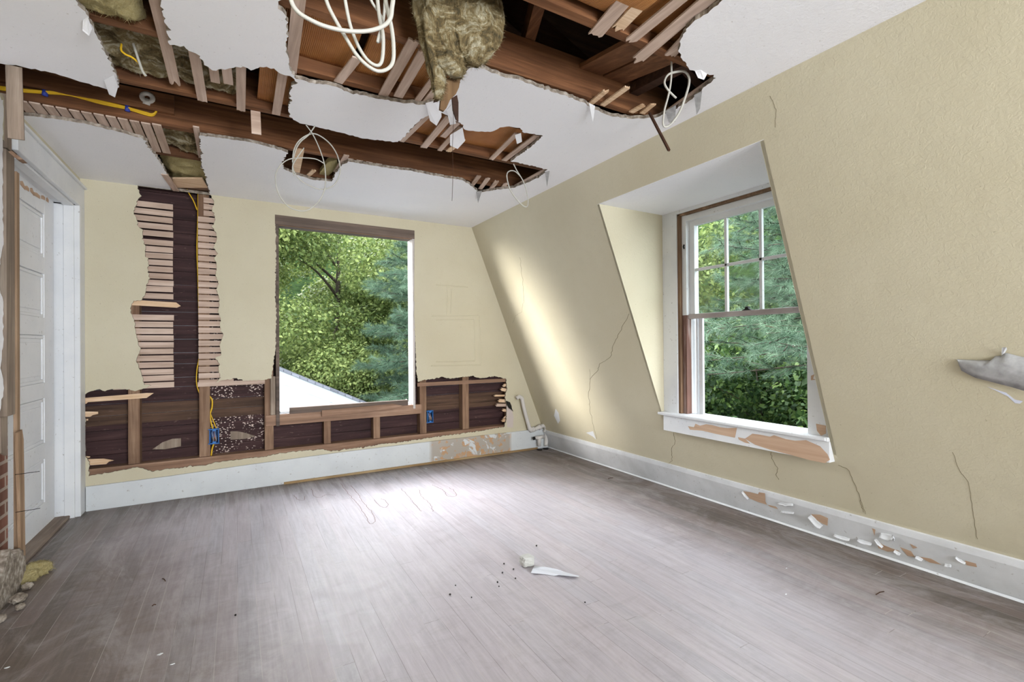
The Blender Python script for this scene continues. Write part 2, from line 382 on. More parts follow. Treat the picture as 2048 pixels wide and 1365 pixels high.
def leafmat(name, c0, c1, c2, trans=.35):
    M = Mat(name, .55, .25)
    at = M.n.new('ShaderNodeAttribute'); at.attribute_name = 'tint'
    col = M.ramp(at.outputs['Fac'], [(0., c0), (.5, c1), (1., c2)]); M.color(col)
    tr = M.n.new('ShaderNodeBsdfTranslucent'); M.l.new(col, tr.inputs[0])
    mx = M.n.new('ShaderNodeMixShader'); mx.inputs[0].default_value = trans
    out = M.n['Material Output']; M.l.new(M.b.outputs[0], mx.inputs[1]); M.l.new(tr.outputs[0], mx.inputs[2]); M.l.new(mx.outputs[0], out.inputs[0]); return M.m
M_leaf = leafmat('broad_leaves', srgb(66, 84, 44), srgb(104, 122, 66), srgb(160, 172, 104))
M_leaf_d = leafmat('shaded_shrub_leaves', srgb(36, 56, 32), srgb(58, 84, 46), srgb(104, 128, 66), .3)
M_needle = leafmat('pine_needles', srgb(48, 70, 54), srgb(78, 104, 82), srgb(132, 156, 130), .25)
M_bark = wood('grey_bark', srgb(40, 34, 28), srgb(66, 58, 50), srgb(92, 84, 74), 'z', .4)
Mgr = Mat('leafy_ground', .95, .1); Mgr.color(Mgr.ramp(Mgr.noise(3, detail=8, rough_=.7), [(.35, srgb(20, 32, 14)), (.55, srgb(36, 54, 22)), (.75, srgb(64, 84, 34))])).bump(Mgr.noise(4, detail=6), 1, .1); M_ground = Mgr.m
Mgl = Mat('window_glass', .02, .5); 
for nn_ in list(Mgl.n):
    if nn_.type == 'BSDF_PRINCIPLED': Mgl.n.remove(nn_)
gt = Mgl.n.new('ShaderNodeBsdfTransparent'); gt.inputs[0].default_value = (.9, .93, .92, 1); gg = Mgl.n.new('ShaderNodeBsdfGlossy'); gg.inputs['Roughness'].default_value = .02
gm = Mgl.n.new('ShaderNodeMixShader'); gm.inputs[0].default_value = .05
Mgl.l.new(gt.outputs[0], gm.inputs[1]); Mgl.l.new(gg.outputs[0], gm.inputs[2]); Mgl.l.new(gm.outputs[0], Mgl.n['Material Output'].inputs[0]); M_glass = Mgl.m

# ================================================================== SETTING
YB = -3.4      # wall behind the camera
def struct(o): o['kind'] = 'structure'; return o
# floor
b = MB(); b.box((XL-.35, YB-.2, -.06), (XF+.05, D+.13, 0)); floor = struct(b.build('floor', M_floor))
# ceiling with its torn holes (outlines traced on the ceiling plane)
def cz(pts): return [oz(x, y).xy.to_tuple() for x, y in pts]
holeA = [(-40,118),(0,127),(42,133),(100,145),(150,160),(205,176),(228,182),(238,172),(233,150),(222,128),(208,102),(196,78),(184,50),(172,28),(156,6),(146,-60),
 (318,-60),(322,4),(333,50),(340,90),(368,92),(378,102),(400,112),(408,130),(425,141),(455,138),(486,133),(502,141),(520,134),(548,137),(560,147),(580,152),
 (596,166),(582,172),(578,186),(584,200),(578,212),(579,234),(600,247),(640,256),(684,266),(720,276),(760,281),(796,284),(812,270),(828,252),(842,238),(858,230),(866,224),(884,226),(897,232),(908,240),(921,246),(931,260),(951,263),(970,264),(985,263),(1000,255),(1018,253),(1040,256),(1048,266),(1064,268),(1086,272),
 (1064,292),(1040,310),(1021,323),(1056,330),(1095,339),(1082,352),(1061,363),(1028,376),(997,379),(957,386),(946,374),(923,360),(901,357),(860,350),(816,341),(780,337),(743,331),(712,326),(696,323),(684,331),(670,349),(664,363),(626,360),(591,349),(567,338),(564,326),(576,306),(562,300),(523,290),(498,284),(450,277),(400,271),(400,290),(402,302),(404,331),(410,349),(414,365),(419,382),(419,400),(344,400),(341,375),(336,352),(326,334),(311,311),(296,293),(287,278),(243,265),(176,249),(110,238),(47,231),(0,222),(-40,214)]
holeB = [(556,-60),(556,18),(573,34),(576,60),(573,100),(580,140),(592,158),(625,166),(665,172),(700,186),(745,195),(800,205),(838,210),(866,206),(905,192),(925,152),(940,136),(962,137),(1000,152),(1040,160),(1070,172),(1100,182),(1135,193),(1170,206),(1182,215),(1220,232),(1265,238),(1310,236),(1345,222),(1385,198),(1412,172),(1432,156),(1415,148),(1392,146),(1376,134),(1364,118),(1356,102),(1362,78),(1372,58),(1400,36),(1436,10),(1470,-30),(1500,-60)]
outer = [(XL-.02, YB), (XC, YB), (XC, D), (XL-.02, D)]
ha = rough([p for p in cz(holeA)], .014, .006, 1); hb = rough(cz(holeB), .014, .006, 2)
def clampp(p): return (min(max(p[0], XL-.019), XC-.001), min(p[1], D-.0005))
ha = [clampp(p) for p in ha]
ceil = sheet(outer, [ha, hb], lambda u, v: (u, v, H), (0, 0, .018)).build('ceiling', [M_white, M_coat]); struct(ceil)
# attic enclosure above the ceiling
b = MB(); b.box((XL-.4, YB-.1, H+1.0), (XC+.8, D+.2, H+1.03)); b.box((XL-.4, YB-.1, H+.02), (XL-.37, D+.2, H+1)); b.box((XC+.5, YB-.1, H-.2), (XC+.53, D+.2, H+1)); b.box((XL-.4, D+.16, H+.0), (XC+.5, D+.19, H+1)); b.box((XL-.4, YB-.13, H), (XC+.5, YB-.1, H+1))
rd = b.build('roof_deck', M_dark, ceil); rd['label'] = 'dark brown roof boards above the ceiling holes'

# back wall
def cy(pts, Y=D): return [(oy(x, y, Y).x, oy(x, y, Y).z) for x, y in pts]
backhole = [(275,366),(278,385),(283,392),(276,398),(271,413),(267,428),(273,440),(276,453),(286,460),(284,478),(291,495),(290,510),(297,525),(295,545),(300,557),(292,572),(291,585),(284,600),(267,602),(263,608),(261,624),(268,640),(271,660),(276,685),(281,700),(272,722),(277,735),(286,757),(288,770),(302,772),(290,777),(270,783),(250,778),(228,779),(210,783),(200,779),(182,783),(170,790),(167,800),(169,830),(171,850),(167,870),(170,892),(168,910),(179,925),(177,953),(200,949),(238,942),(270,936),(282,937),(303,944),(343,938),(407,932),(434,925),(470,921),(499,917),(530,914),(553,909),(579,905),(610,902),(644,899),(660,903),(700,898),(741,893),(770,888),(790,887),(814,883),(868,875),(922,868),(970,861),(1009,854),(1013,838),(1014,815),(1010,795),(1014,780),(1012,758),(990,753),(960,757),(945,752),(900,758),(885,754),(870,758),(845,761),(836,764),(833,745),(831,700),(828,600),(829,462),(551,431),(552,520),(551,600),(553,640),(551,700),(543,757),(530,760),(490,762),(470,757),(440,762),(431,766),(442,756),(437,745),(440,730),(431,715),(443,710),(439,690),(447,670),(440,655),(441,640),(437,620),(440,600),(432,580),(438,568),(431,550),(434,535),(429,515),(436,508),(426,495),(433,480),(432,465),(424,455),(431,440),(424,420),(428,405),(421,390),(419,366)]
bh = cy(backhole)
bh = [(x, min(z, H+.03)) for x, z in bh]
def straight(a, b): return (b-a).length > .5
bh = rough(bh, .012, .005, 3, straight)
def cl2(p): return (p[0], min(p[1], H-.001) if p[1] < H-.04 or True else p[1])
outer = [(XL-.02, 0), (XF, 0), (XC, H), (XL-.02, H)]
bh = [cl2(p) for p in bh]
wall_back = sheet(outer, [bh], lambda u, v: (u, D, v), (0, .016, 0)).build('wall_back', [M_yel, M_coat]); struct(wall_back)
# ghost outlines of removed fittings, left as slight ridges in the paint
b = MB()
def ridge(p1, p2, w=.009):
    a = oy(*p1); c = oy(*p2); t = (c-a).normalized(); n = Vector((-t.z, 0, t.x))
    b.add([a+n*w, c+n*w, c-n*w, a-n*w, (a+c)/2*0+a+Vector((0, -.004, 0)), c+Vector((0, -.004, 0))], [(0, 1, 5, 4), (3, 4, 5, 2), (0, 4, 3), (1, 2, 5)])
for p1, p2 in (((872,640),(948,640)),((948,640),(950,722)),((950,722),(872,724)),((864,632),(958,632)),((958,632),(962,730)),((962,730),(862,732)),((895,572),(936,575)),((895,572),(893,632)),((872,570),(895,572)),((903,578),(901,628))): ridge(p1, p2)
o = b.build('ghost_outline', M_yel, wall_back); o['label'] = 'faint painted-over outline of a removed wall fitting'
# sheathing outside the studs, in boards
b = MB(); rs = random.Random(4)
z = -.05; YS = D+.12
while z < H+.2:
    h_ = rs.choice((.075, .09, .11, .13)); dy = rs.uniform(0, .004)
    for (xa, xb) in ((XL-.3, .30), (1.53, XF+.2), (.30, 1.53)):
        za, zb = z, z+h_-.003
        if xa == .30:
            if za > .56 and zb < 2.25: continue
            if za < .56 < zb: zb = .56
            if za < 2.27 < zb: za = 2.27
            if za > .56 and zb < 2.27: continue
        b.box((xa, YS+dy, za), (xb, YS+.02+dy, zb))
    z += h_
sh = b.build('sheathing', M_sheath, wall_back); sh['label'] = 'dark purplish brown sheathing boards behind the torn wall'
# exterior cladding skin so that no daylight leaks through the joints
b = MB(); b.box((XL-.4, D+.147, -.1), (.295, D+.16, H+.3)); b.box((1.535, D+.147, -.1), (XF+.3, D+.16, H+.3)); b.box((.295, D+.147, -.1), (1.535, D+.16, .55)); b.box((.295, D+.147, 2.28), (1.535, D+.16, H+.3))
o = b.build('outer_cladding', M_siding, wall_back)

# right slanted wall with the dormer recess
DY0, DY1, DZ0, DZ1, XW = 1.425, 2.640, .560, 2.194, 2.90
def f_sl(u, v): return (sx(v), u, v)
outer = [(YB, 0), (D, 0), (D, H), (YB, H)]
dh = [(DY0, DZ0), (DY1, DZ0), (DY1, DZ1), (DY0, DZ1)]
mb = sheet(outer, [dh], f_sl, tuple(SL*.02))
# thickness goes outward; recess cheeks and soffit
def quad(mb, pts, mi=0): mb.add(pts, [tuple(range(len(pts)))], mi)
wall_right = mb.build('wall_right', [M_yel_r, M_coat]); struct(wall_right)
b = MB()
for Y, s_ in ((DY1-.002, 1), (DY0+.002, -1)):
    b.prism([(sx(DZ0)+.0, Y, DZ0), (sx(DZ1), Y, DZ1), (XW+.02, Y, DZ1), (XW+.02, Y, DZ0)], (0, .02*s_, 0))
o = b.build('dormer_cheek', M_yel, wall_right); o['label'] = 'yellow side wall of the window recess'
b = MB(); b.box((sx(DZ1)-.0, DY0-.02, DZ1-.002), (XW+.05, DY1+.02, DZ1+.02))
o = b.build('dormer_soffit', M_white, wall_right); o['label'] = 'white ceiling of the window recess'
# cracks
b = MB(); rc = random.Random(8)
cracks = [[(1040,515),(1045,560),(1048,600),(1044,624),(1031,632),(1024,650)],[(1258,628),(1242,660),(1226,690),(1222,714),(1200,728),(1195,742),(1181,758),(1177,790),(1180,820),(1189,860),(1195,882)],[(1348,866),(1350,885),(1343,900),(1344,922),(1334,930)],[(1541,905),(1545,920),(1556,938),(1552,950),(1560,962)],[(1676,931),(1695,938),(1708,965),(1718,990),(1722,1010),(1727,1028)],[(1720,1000),(1734,1035)],[(1905,905),(1920,945),(1937,965),(1943,1000),(1950,1050),(1955,1085)],[(1540,192),(1552,220),(1549,262)],[(1180,760),(1178,735)]]
for k_, cr in enumerate(cracks):
    pts = []
    for i in range(len(cr)-1):
        for t in range(6):
            x = cr[i][0]+(cr[i+1][0]-cr[i][0])*t/6+rc.uniform(-1.3, 1.3); y = cr[i][1]+(cr[i+1][1]-cr[i][1])*t/6
            pts.append(osl(x, y, .0008))
    wd = .0011 if k_ in (1, 2, 3, 4) else .0006
    b.tube(pts, wd, seg=4)
o = b.build('crack', M_crack, wall_right); o['label'] = 'thin wandering cracks in the slanted yellow wall'
# peeled paint hanging off the wall at the right edge
def flap(pxs, offs, thick, name, mat, parent, surf=osl, label=None):
    b = MB(); P = [surf(x, y, o_) for (x, y), o_ in zip(pxs, offs)]
    b.prism(P, tuple(SL*thick)); o = b.build(name, mat, parent)
    if label: o['label'] = label
    return o
fan_t = [(1914,719),(1918,731),(1923,742),(1950,756),(1985,765),(2020,774),(2060,786)]
fan_b = [(1914,719),(1935,720),(1960,721),(1984,721),(1990,713),(2003,712),(2012,706),(2035,712),(2062,718)]
b = MB()
n_ = 24
for i in range(n_+1):
    t = i/n_
    def il(L, t):
        k = t*(len(L)-1); j = min(int(k), len(L)-2); f = k-j; return (L[j][0]+(L[j+1][0]-L[j][0])*f, L[j][1]+(L[j+1][1]-L[j][1])*f)
    lo = il(fan_t, t); hi = il(fan_b, t)
    for k in range(7):
        s = k/6; x = hi[0]+(lo[0]-hi[0])*s; y = hi[1]+(lo[1]-hi[1])*s
        off = .004+.022*math.sin(math.pi*min(1, s*1.05))**.8*min(1, t*3)+.012*s
        b.v.append(tuple(osl(x, y, off)))
for i in range(n_):
    for k in range(6): b.f.append((i*7+k, i*7+k+1, (i+1)*7+k+1, (i+1)*7+k)); b.m.append(0)
o = b.build('peeling_paint', M_peel, wall_right, True); o['label'] = 'large grey curl of peeled paint near the right edge'
sm_ = o.modifiers.new('solid', 'SOLIDIFY'); sm_.thickness = .002
flap([(2003,712),(2004,696),(2012,695),(2014,699),(2010,706)], [.002,.03,.035,.02,.002], .0015, 'peeling_paint', M_trim, wall_right)
flap([(1974,774),(1996,781),(2012,786),(2030,800),(2046,803),(2040,808),(2030,807),(2015,793),(2004,788),(1990,781)], [.001]*10, .0006, 'bare_patch', plain('skim_coat_blue_white', srgb(206, 210, 226)), wall_right, label='bluish white bare patch under the peeled paint')
for pl in ([(1111,818),(1117,826),(1120,842),(1116,848),(1108,832)], [(1172,866),(1186,863),(1192,880),(1186,874)]):
    flap(pl, [.001]*len(pl), .0006, 'bare_patch', M_trim, wall_right)

# left wall with the doorway
OY0, OY1, OZ = 3.465, 4.45, 2.20
b = MB()
left_torn = [(2.0, .0), (2.0, H), (OY1+.2, H), (D+.01, H), (D+.01, 0), (OY1+.02, 0), (OY1+.02, OZ+.012), (OY0-.3, OZ+.012), (3.17, 2.15), (3.155, 1.9), (3.16, 1.7), (3.12, 1.62), (3.10, 1.5), (3.16, 1.42), (3.15, 1.2), (3.12, 1.1), (3.17, 1.0), (3.13, .86), (3.08, .88), (3.0, .85), (2.8, .85), (2.7, 0)]
wall_left = sheet([(YB, 0), (YB, H)]+left_torn[2:], [], lambda u, v: (XL, u, v), (-.016, 0, 0), None).build('wall_left', [M_yel, M_coat]); struct(wall_left)
b = MB(); b.box((XL-.30, YB-.1, -.05), (XL-.28, D+.15, H+.05)); o = b.build('inner_partition', M_dark, wall_left)
b = MB()
WO = .095
wp = [(2.5, .86), (2.5, H-.02), (3.15, H-.02), (3.145, 2.2), (3.14, 1.9), (3.15, 1.7), (3.11, 1.62), (3.09, 1.5), (3.145, 1.42), (3.14, 1.2), (3.11, 1.1), (3.15, 1.0), (3.10, .89)]
o = sheet(rough([(a+(WO if a > 2.6 else 0), c) for a, c in wp], .02, .008, 9), [], lambda u, v: (XL+.0026, u, v), (-.002, 0, 0)).build('white_skim_coat', [M_white, M_coat], wall_left); o['label'] = 'torn white plaster left of the door post'
# wall behind the camera; its window opening is made up for the fill lamp
b = MB(); z0, z1, x0, x1 = .75, 2.25, .2, 2.1
b.box((XL-.3, YB-.12, 0), (x0, YB, H)); b.box((x1, YB-.12, 0), (XF, YB, H)); b.box((x0, YB-.12, 0), (x1, YB, z0)); b.box((x0, YB-.12, z1), (x1, YB, H))
struct(b.build('wall_front', M_yel))

# ------------------------------------------------------------------ baseboards
bt = [oy(x, y, D-.022) for x, y in ((100, 986), (170,975),(340,953),(500,930),(700,903),(860,884),(1057,861))]
b = MB()
pts = [(p.x, p.z) for p in bt]; pts[0] = (XL+.03, pts[0][1]); pts.append((sx(.2)-.0, pts[-1][1]-.002))
poly = [(x, D-.022, z) for x, z in pts]+[(XF, D-.022, 0), (XL+.03, D-.022, 0)]
b.prism(poly, (0, .021, 0))
bb = struct(b.build('baseboard_back', M_base_b, bevel=.003))
b = MB(); b.box((.35, D-.034, 0), (2.95, D-.022, .018)); o = b.build('shoe_moulding', wood('dirty_shoe_moulding', srgb(110, 84, 52), srgb(150, 122, 84), srgb(186, 166, 130), 'x'), bb); o['label'] = 'stained brown shoe moulding'
# right one
HB = .212
b = MB(); nv = Vector((-SL.x, 0, -SL.z))
def slp(y, z, off): p = Vector((sx(z), y, z)); return p + nv*off
b.prism([slp(YB, 0, .0), slp(YB, 0, .021)+Vector((.0, 0, 0)), slp(YB, HB-.03, .021), slp(YB, HB-.012, .016), slp(YB, HB, .012), slp(YB, HB, 0)], (0, D-.02-YB, 0))
br_ = struct(b.build('baseboard_right', M_base_r))
b = MB(); b.prism([slp(YB, 0, .021), slp(YB, 0, .036), slp(YB, .012, .034), slp(YB, .02, .024)], (0, D-.03-YB, 0)); o = b.build('shoe_moulding', M_trim, br_)
def bflap(pxs, kind):
    b = MB(); P = [osl(x, y, .0225) for x, y in pxs]; b.prism(P, tuple(nv*.0007)); o = b.build('bare_patch', M_bare, br_)
    return o
patches = [[(1486,983),(1500,985),(1516,989),(1518,985),(1530,987),(1531,1004),(1534,1010),(1517,1005),(1500,998)],[(1622,1029),(1640,1030),(1656,1037),(1655,1052),(1645,1048),(1632,1040)],[(1752,1080),(1765,1090),(1785,1098),(1800,1103),(1775,1104),(1757,1097)],[(1800,1095),(1822,1103),(1830,1115),(1815,1112)],[(1838,1114),(1862,1118),(1883,1130),(1860,1126)],[(1930,1122),(1952,1128),(1954,1135),(1933,1131)],[(1820,1088),(1835,1096),(1826,1098)],[(1744,1057),(1751,1060),(1749,1072)],[(1535,1010),(1552,1014),(1556,1019),(1540,1014)]]
for p in patches: bflap(p, 0)
def curl(p1, p2, w, h, parent=br_, mat=M_base_r, surf=osl, base=.023):
    """small curl of lifted paint: hinge line p1-p2 (pixels), lifts w along the wall and h off it"""
    b = MB(); A = surf(*p1, base); B = surf(*p2, base); t = (B-A).normalized(); dn = nv.cross(t); 
    if dn.z > 0: dn = -dn
    rnd = random.Random(int(p1[0])); n = 6
    for i in range(n+1):
        q = A.lerp(B, i/n)+nv*.0+dn*rnd.uniform(-.002, .002); ww = w*(.35+.65*math.sin(math.pi*(i+.6)/(n+1.2)))*rnd.uniform(.7, 1.1)
        for k in range(5):
            a = k/4*1.9; b.v.append(tuple(q + dn*math.sin(a)*ww + nv*(1-math.cos(a))*h))
    for i in range(n):
        for k in range(4): b.f.append((i*5+k, i*5+k+1, i*5+k+6, i*5+k+5)); b.m.append(0)
    o = b.build('paint_flake', mat, parent, True); s = o.modifiers.new('solid', 'SOLIDIFY'); s.thickness = .001; return o
for a_, b_, w_, h_ in (((1622,1030),(1646,1052),.03,.02),((1562,1022),(1588,1025),.012,.01),((1555,1005),(1586,1008),.02,.008),((1668,1068),(1700,1078),.014,.012),((1716,1078),(1744,1086),.016,.014),((1760,1066),(1786,1070),.024,.022),((1786,1070),(1786,1082),.012,.012),((1752,1078),(1768,1094),.014,.01),((1790,1100),(1802,1108),.012,.012),((1832,1112),(1846,1118),.012,.012),((1888,1128),(1902,1130),.012,.01),((1912,1114),(1932,1126),.01,.008),((1486,983),(1498,998),.012,.01)):
    curl(a_, b_, w_, h_)

# ------------------------------------------------------------------ door_1 : slab, casing, threshold
door = empty('door_1', (-1.1, 3.95, 0)); struct(door)
XD = -1.09
b = MB(); rails = [(0, .182), (.462, .572), (.86, .966), (1.272, 1.391), (1.673, 1.788), (2.067, 2.215)]
for z0, z1 in rails: b.box((XD-.035, 3.58, z0+.004), (XD, 4.25, z1))
b.box((XD-.035, 4.25, .004), (XD, 4.437, 2.215)); b.box((XD-.035, 3.47, .004), (XD, 3.58, 2.215)); b.box((XD-.03, 3.5, .1), (XD-.014, 4.4, 2.15))
child_at(b.build('slab', M_door, None, bevel=.002), door)
for i in range(5):
    z0, z1 = rails[i][1], rails[i+1][0]; b = MB(); k = .028
    b.box((XD-.016, 3.58+.045, z0+.045), (XD-.006, 4.25-.045, z1-.045))
    for y0, y1, a0, a1 in ((3.58, 4.25, z0, z0+.02), (3.58, 4.25, z1-.02, z1), (3.58, 3.6, z0+.02, z1-.02), (4.23, 4.25, z0+.02, z1-.02)): b.box((XD-.015, y0, a0), (XD-.004, y1, a1))
    child_at(b.build('panel', M_door, None, bevel=.006), door)
b = MB()
for (p1, p2) in (((40,362),(50,374)),((50,372),(58,377)),((60,376),(68,386)),((67,384),(80,392)),((82,391),(90,395)),((92,396),(97,400))):
    a = ox(*p1, XD+.001); c = ox(*p2, XD+.001); b.prism([a, Vector((a.x, (a.y+c.y)/2, a.z+.01)), c, Vector((c.x, c.y, c.z-.02)), Vector((a.x, a.y, a.z-.02))], (.001, 0, 0))
o = child_at(b.build('chipped_edge', M_bare, None), door); o['label'] = 'bare tan chips along the top of the white door'
cas = MB()
cas.box((XL, OY1+.004, 0), (-.955, OY1+.125, OZ)); cas.box((XL, OY0-.12, OZ), (-.955, OY1+.125, 2.345)); cas.box((XL, OY0-.12, 2.345), (-.94, OY1+.13, 2.36))
tr1 = cas.build('trim_1', M_trim, bevel=.004); struct(tr1)
b = MB(); b.box((-1.13, OY1, 0), (-.956, OY1+.02, OZ-.001)); b.box((-1.04, OY1-.014, 0), (-.985, OY1-.0005, OZ-.002)); b.box((-1.13, OY0, OZ+.004), (-.9825, OY1-.001, OZ+.024)); b.box((-1.04, OY0, OZ-.012), (-.985, OY1-.015, OZ+.004))
o = b.build('jamb', M_trim, tr1, bevel=.002)
b = MB(); b.box((-1.10, OY0+.01, 0), (-1.01, OY1-.001, .022)); th = b.build('threshold', wood('worn_threshold_wood', srgb(92, 78, 68), srgb(128, 112, 100), srgb(158, 146, 134), 'y'), tr1, bevel=.006); th['label'] = 'worn brown threshold board'

# ------------------------------------------------------------------ window_1 : stripped opening in the back wall
w1 = empty('window_1', (.9, D, .6)); struct(w1)
def wp1(name, mbx, mat, label=None, bev=.002):
    o = child_at(mbx.build(name, mat, None, bevel=bev), w1)
    if label: o['label'] = label
    return o
b = MB(); b.box((.293, D-.002, 2.243), (1.535, D+.15, 2.325)); wp1('header', b, M_header, 'grey brown rough timber header')
b = MB(); b.box((.30, D+.012, 2.236), (1.52, D+.02, 2.25)); wp1('header_strip', b, M_plate)
b = MB(); b.box((.294, D+.002, .50), (.322, D+.15, 2.243)); wp1('jamb', b, M_header)
b = MB(); b.box((1.512, D+.004, .56), (1.535, D+.15, 2.243)); wp1('jamb', b, paint('chipped_white_jamb_paint', srgb(196, 190, 188), srgb(176, 168, 162)), 'chipped white painted jamb')
b = MB(); b.box((.215, D+.012, .505), (1.60, D+.15, .597)); wp1('sill', b, M_plate)
b = MB(); b.box((.40, D-.015, .60), (1.455, D+.03, .652), M=Matrix.Identity(4)); wp1('sill_board', b, M_header, 'dark brown timber lying along the sill')
b = MB(); b.prism([(.66, D-.024, .555), (.66, D-.024, .612), (1.30, D-.024, .625), (1.40, D-.024, .60), (1.33, D-.024, .582), (1.3, D-.024, .575)], (0, .022, 0)); wp1('sill_board', b, M_plate, 'lighter splintered board nailed below the sill')
b = MB(); rw = random.Random(5)
for i in range(160):
    x = rw.choice((rw.uniform(.325, .45), rw.uniform(.325, 1.5), rw.uniform(1.42, 1.5))); y = D+rw.uniform(.03, .14); s = rw.uniform(.004, .016); a = rw.uniform(0, 3)
    z = .598 if x < .4 or x > 1.455 or y > D+.031 else .653
    b.prism([(x+s*math.cos(a+k*1.57+rw.uniform(-.3, .3)), y+s*math.sin(a+k*1.57), z) for k in range(4)], (0, 0, rw.uniform(.001, .004)))
o = wp1('paint_chips', b, M_trim, 'white paint chips scattered on the sill', 0); o['kind'] = 'stuff'
b = MB(); b.box((.33, D+.06, .598), (1.51, D+.15, .615)); wp1('outer_sill', b, M_trim)

# ------------------------------------------------------------------ window_2 : sash window in the dormer
w2 = empty('window_2', (2.93, 2.03, .6)); struct(w2)
def wp2(name, mbx, mat, label=None, bev=.002):
    o = child_at(mbx.build(name, mat, None, bevel=bev), w2)
    if label: o['label'] = label
    return o
GY0, GY1 = 1.555, 2.50
b = MB()
b.box((XW-.012, GY1+.0, .64), (XW+.012, DY1-.002, DZ1-.001)); wp2('casing', b, M_trim)
b = MB(); b.box((XW-.012, DY0+.002, .64), (XW+.012, GY0, DZ1-.001)); wp2('casing', b, M_trim)
b = MB(); b.box((XW-.012, GY0, 2.165), (XW+.012, GY1, DZ1-.001)); wp2('casing', b, M_trim)
b = MB(); b.box((XW-.004, GY1-.022, .66), (XW+.06, GY1, 2.165)); b.box((XW-.004, GY0, 2.15), (XW+.06, GY1, 2.165)); wp2('bare_stop', b, wood('bare_stop_wood', srgb(84, 62, 46), srgb(122, 96, 74), srgb(164, 138, 112), 'z'), 'unpainted brown strip inside the casing')
b = MB()
b.box((XW+.02, GY1-.062, 1.40), (XW+.12, GY1-.022, 2.15)); b.box((XW+.07, GY1-.062, .66), (XW+.12, GY1-.04, 1.40)); b.box((XW+.06, GY0, .64), (XW+.12, GY0+.03, 2.15)); b.box((XW+.022, GY0+.002, 2.105), (XW+.12, GY1-.024, 2.148)); b.box((XW+.10, GY1-.06, .64), (XW+.16, GY1+.1, 2.19)); b.box((XW+.10, GY0-.1, .64), (XW+.16, GY0+.02, 2.19)); b.box((XW+.10, GY0-.1, 2.10), (XW+.16, GY1+.1, 2.22)); wp2('jamb', b, M_trim)
b = MB(); b.box((XW+.02, GY1-.06, .66), (XW+.07, GY1-.022, 1.40)); wp2('bare_channel', b, wood('scraped_channel_wood', srgb(70, 40, 30), srgb(110, 70, 54), srgb(196, 186, 180), 'z'), 'scraped reddish brown lower sash channel')
b = MB(); b.tube([(XW+.018, GY1-.045, 1.90), (XW+.012, GY1-.045, 1.915), (XW+.018, GY1-.045, 1.93)], .006); wp2('pulley', b, M_dbox, 'small black sash pulley', 0)
# upper sash
SXX = XW+.07; sy0, sy1, sz0, sz1 = GY0+.03, GY1-.062, 1.39, 2.11
sash = empty('upper_sash', (0, 0, 0)); sash.parent = w2; sash.matrix_parent_inverse = Matrix.Translation(-w2.location)
def sp(name, mbx, mat, bev=.002): o = mbx.build(name, mat, sash, bevel=bev); return o
b = MB(); b.box((SXX-.015, sy0, sz0), (SXX+.02, sy0+.04, sz1)); b.box((SXX-.015, sy1-.045, sz0), (SXX+.02, sy1, sz1)); b.box((SXX-.0145, sy0+.04, sz1-.045), (SXX+.0195, sy1-.045, sz1-.001)); sp('sash_frame', b, M_trim)
b = MB(); b.box((SXX-.03, sy0, sz0-.018), (SXX+.02, sy1+.03, sz0+.018)); sp('meeting_rail', b, paint('grey_worn_rail_paint', srgb(176, 168, 166), srgb(150, 140, 138)), .004)
gy0, gy1 = sy0+.04, sy1-.045; gz0, gz1 = sz0+.018, sz1-.045; mz = (gz0+gz1)/2
for k in (1, 2):
    y = gy0+(gy1-gy0)*k/3; b = MB(); b.box((SXX-.008, y-.010, gz0), (SXX+.015, y+.010, gz1)); sp('muntin', b, M_trim)
b = MB(); b.box((SXX-.008, gy0, mz-.010), (SXX+.015, gy1, mz+.010)); sp('muntin', b, M_trim)
b = MB(); b.box((SXX+.004, gy0, gz0), (SXX+.007, gy1, gz1)); sp('glass', b, M_glass, 0)
b = MB(); cyy = 1.97; b.prism([(SXX-.03, cyy-.035, sz0+.018), (SXX-.03, cyy+.035, sz0+.018), (SXX-.03, cyy+.012, sz0+.028), (SXX-.03, cyy+.008, sz0+.042), (SXX-.03, cyy-.01, sz0+.044), (SXX-.03, cyy-.014, sz0+.028)], (.025, 0, 0)); sp('sash_lock', b, M_dbox)
# storm frame in the lower half
b = MB(); b.box((SXX+.03, sy1-.075, .66), (SXX+.05, sy1-.04, sz0)); b.box((SXX+.03, sy1-.03, .66), (SXX+.05, sy1-.015, sz0)); b.box((SXX+.03, GY0+.03, .66), (SXX+.05, GY0+.045, sz0)); wp2('storm_frame', b, M_trim)
# stool and apron
b = MB(); b.box((2.845, DY0-.0, .635), (XW+.16, DY1+.0, .66)); b.box((2.838, DY0+.01, .638), (2.85, DY1+.018, .657)); wp2('stool', b, M_trim, None, .005)
b = MB(); b.prism([(2.862, DY0+.0, .635), (2.862, DY0+.0, .518), (2.965, DY0+.0, .518), (2.90, DY0, .635)], (0, DY1-.02-DY0, 0)); ap = wp2('apron', b, M_trim)
XA = 2.861
def ap_patch(pxs):
    b = MB(); b.prism([ox(x, y, XA) for x, y in pxs], (-.0008, 0, 0)); return b.build('bare_patch', M_bare, ap)
for pl in ([(1376,853),(1388,855),(1391,848),(1400,852),(1412,849),(1425,851),(1440,855),(1455,857),(1474,856),(1470,876),(1450,872),(1430,868),(1405,862),(1380,860)],[(1490,878),(1505,868),(1520,870),(1540,874),(1548,871),(1572,879),(1590,882),(1612,881),(1640,893),(1655,909),(1660,920),(1650,927),(1620,921),(1580,910),(1540,900),(1510,890)],[(1476,875),(1490,878),(1500,888),(1490,886),(1478,880)]): ap_patch(pl)
b = MB()
for pl in ([(1622,752),(1629,749),(1626,758),(1632,760),(1622,761)],[(1632,848),(1652,852),(1652,868),(1642,872),(1634,862)]): b.prism([ox(x, y, XW-.013) for x, y in pl], (-.0008, 0, 0))
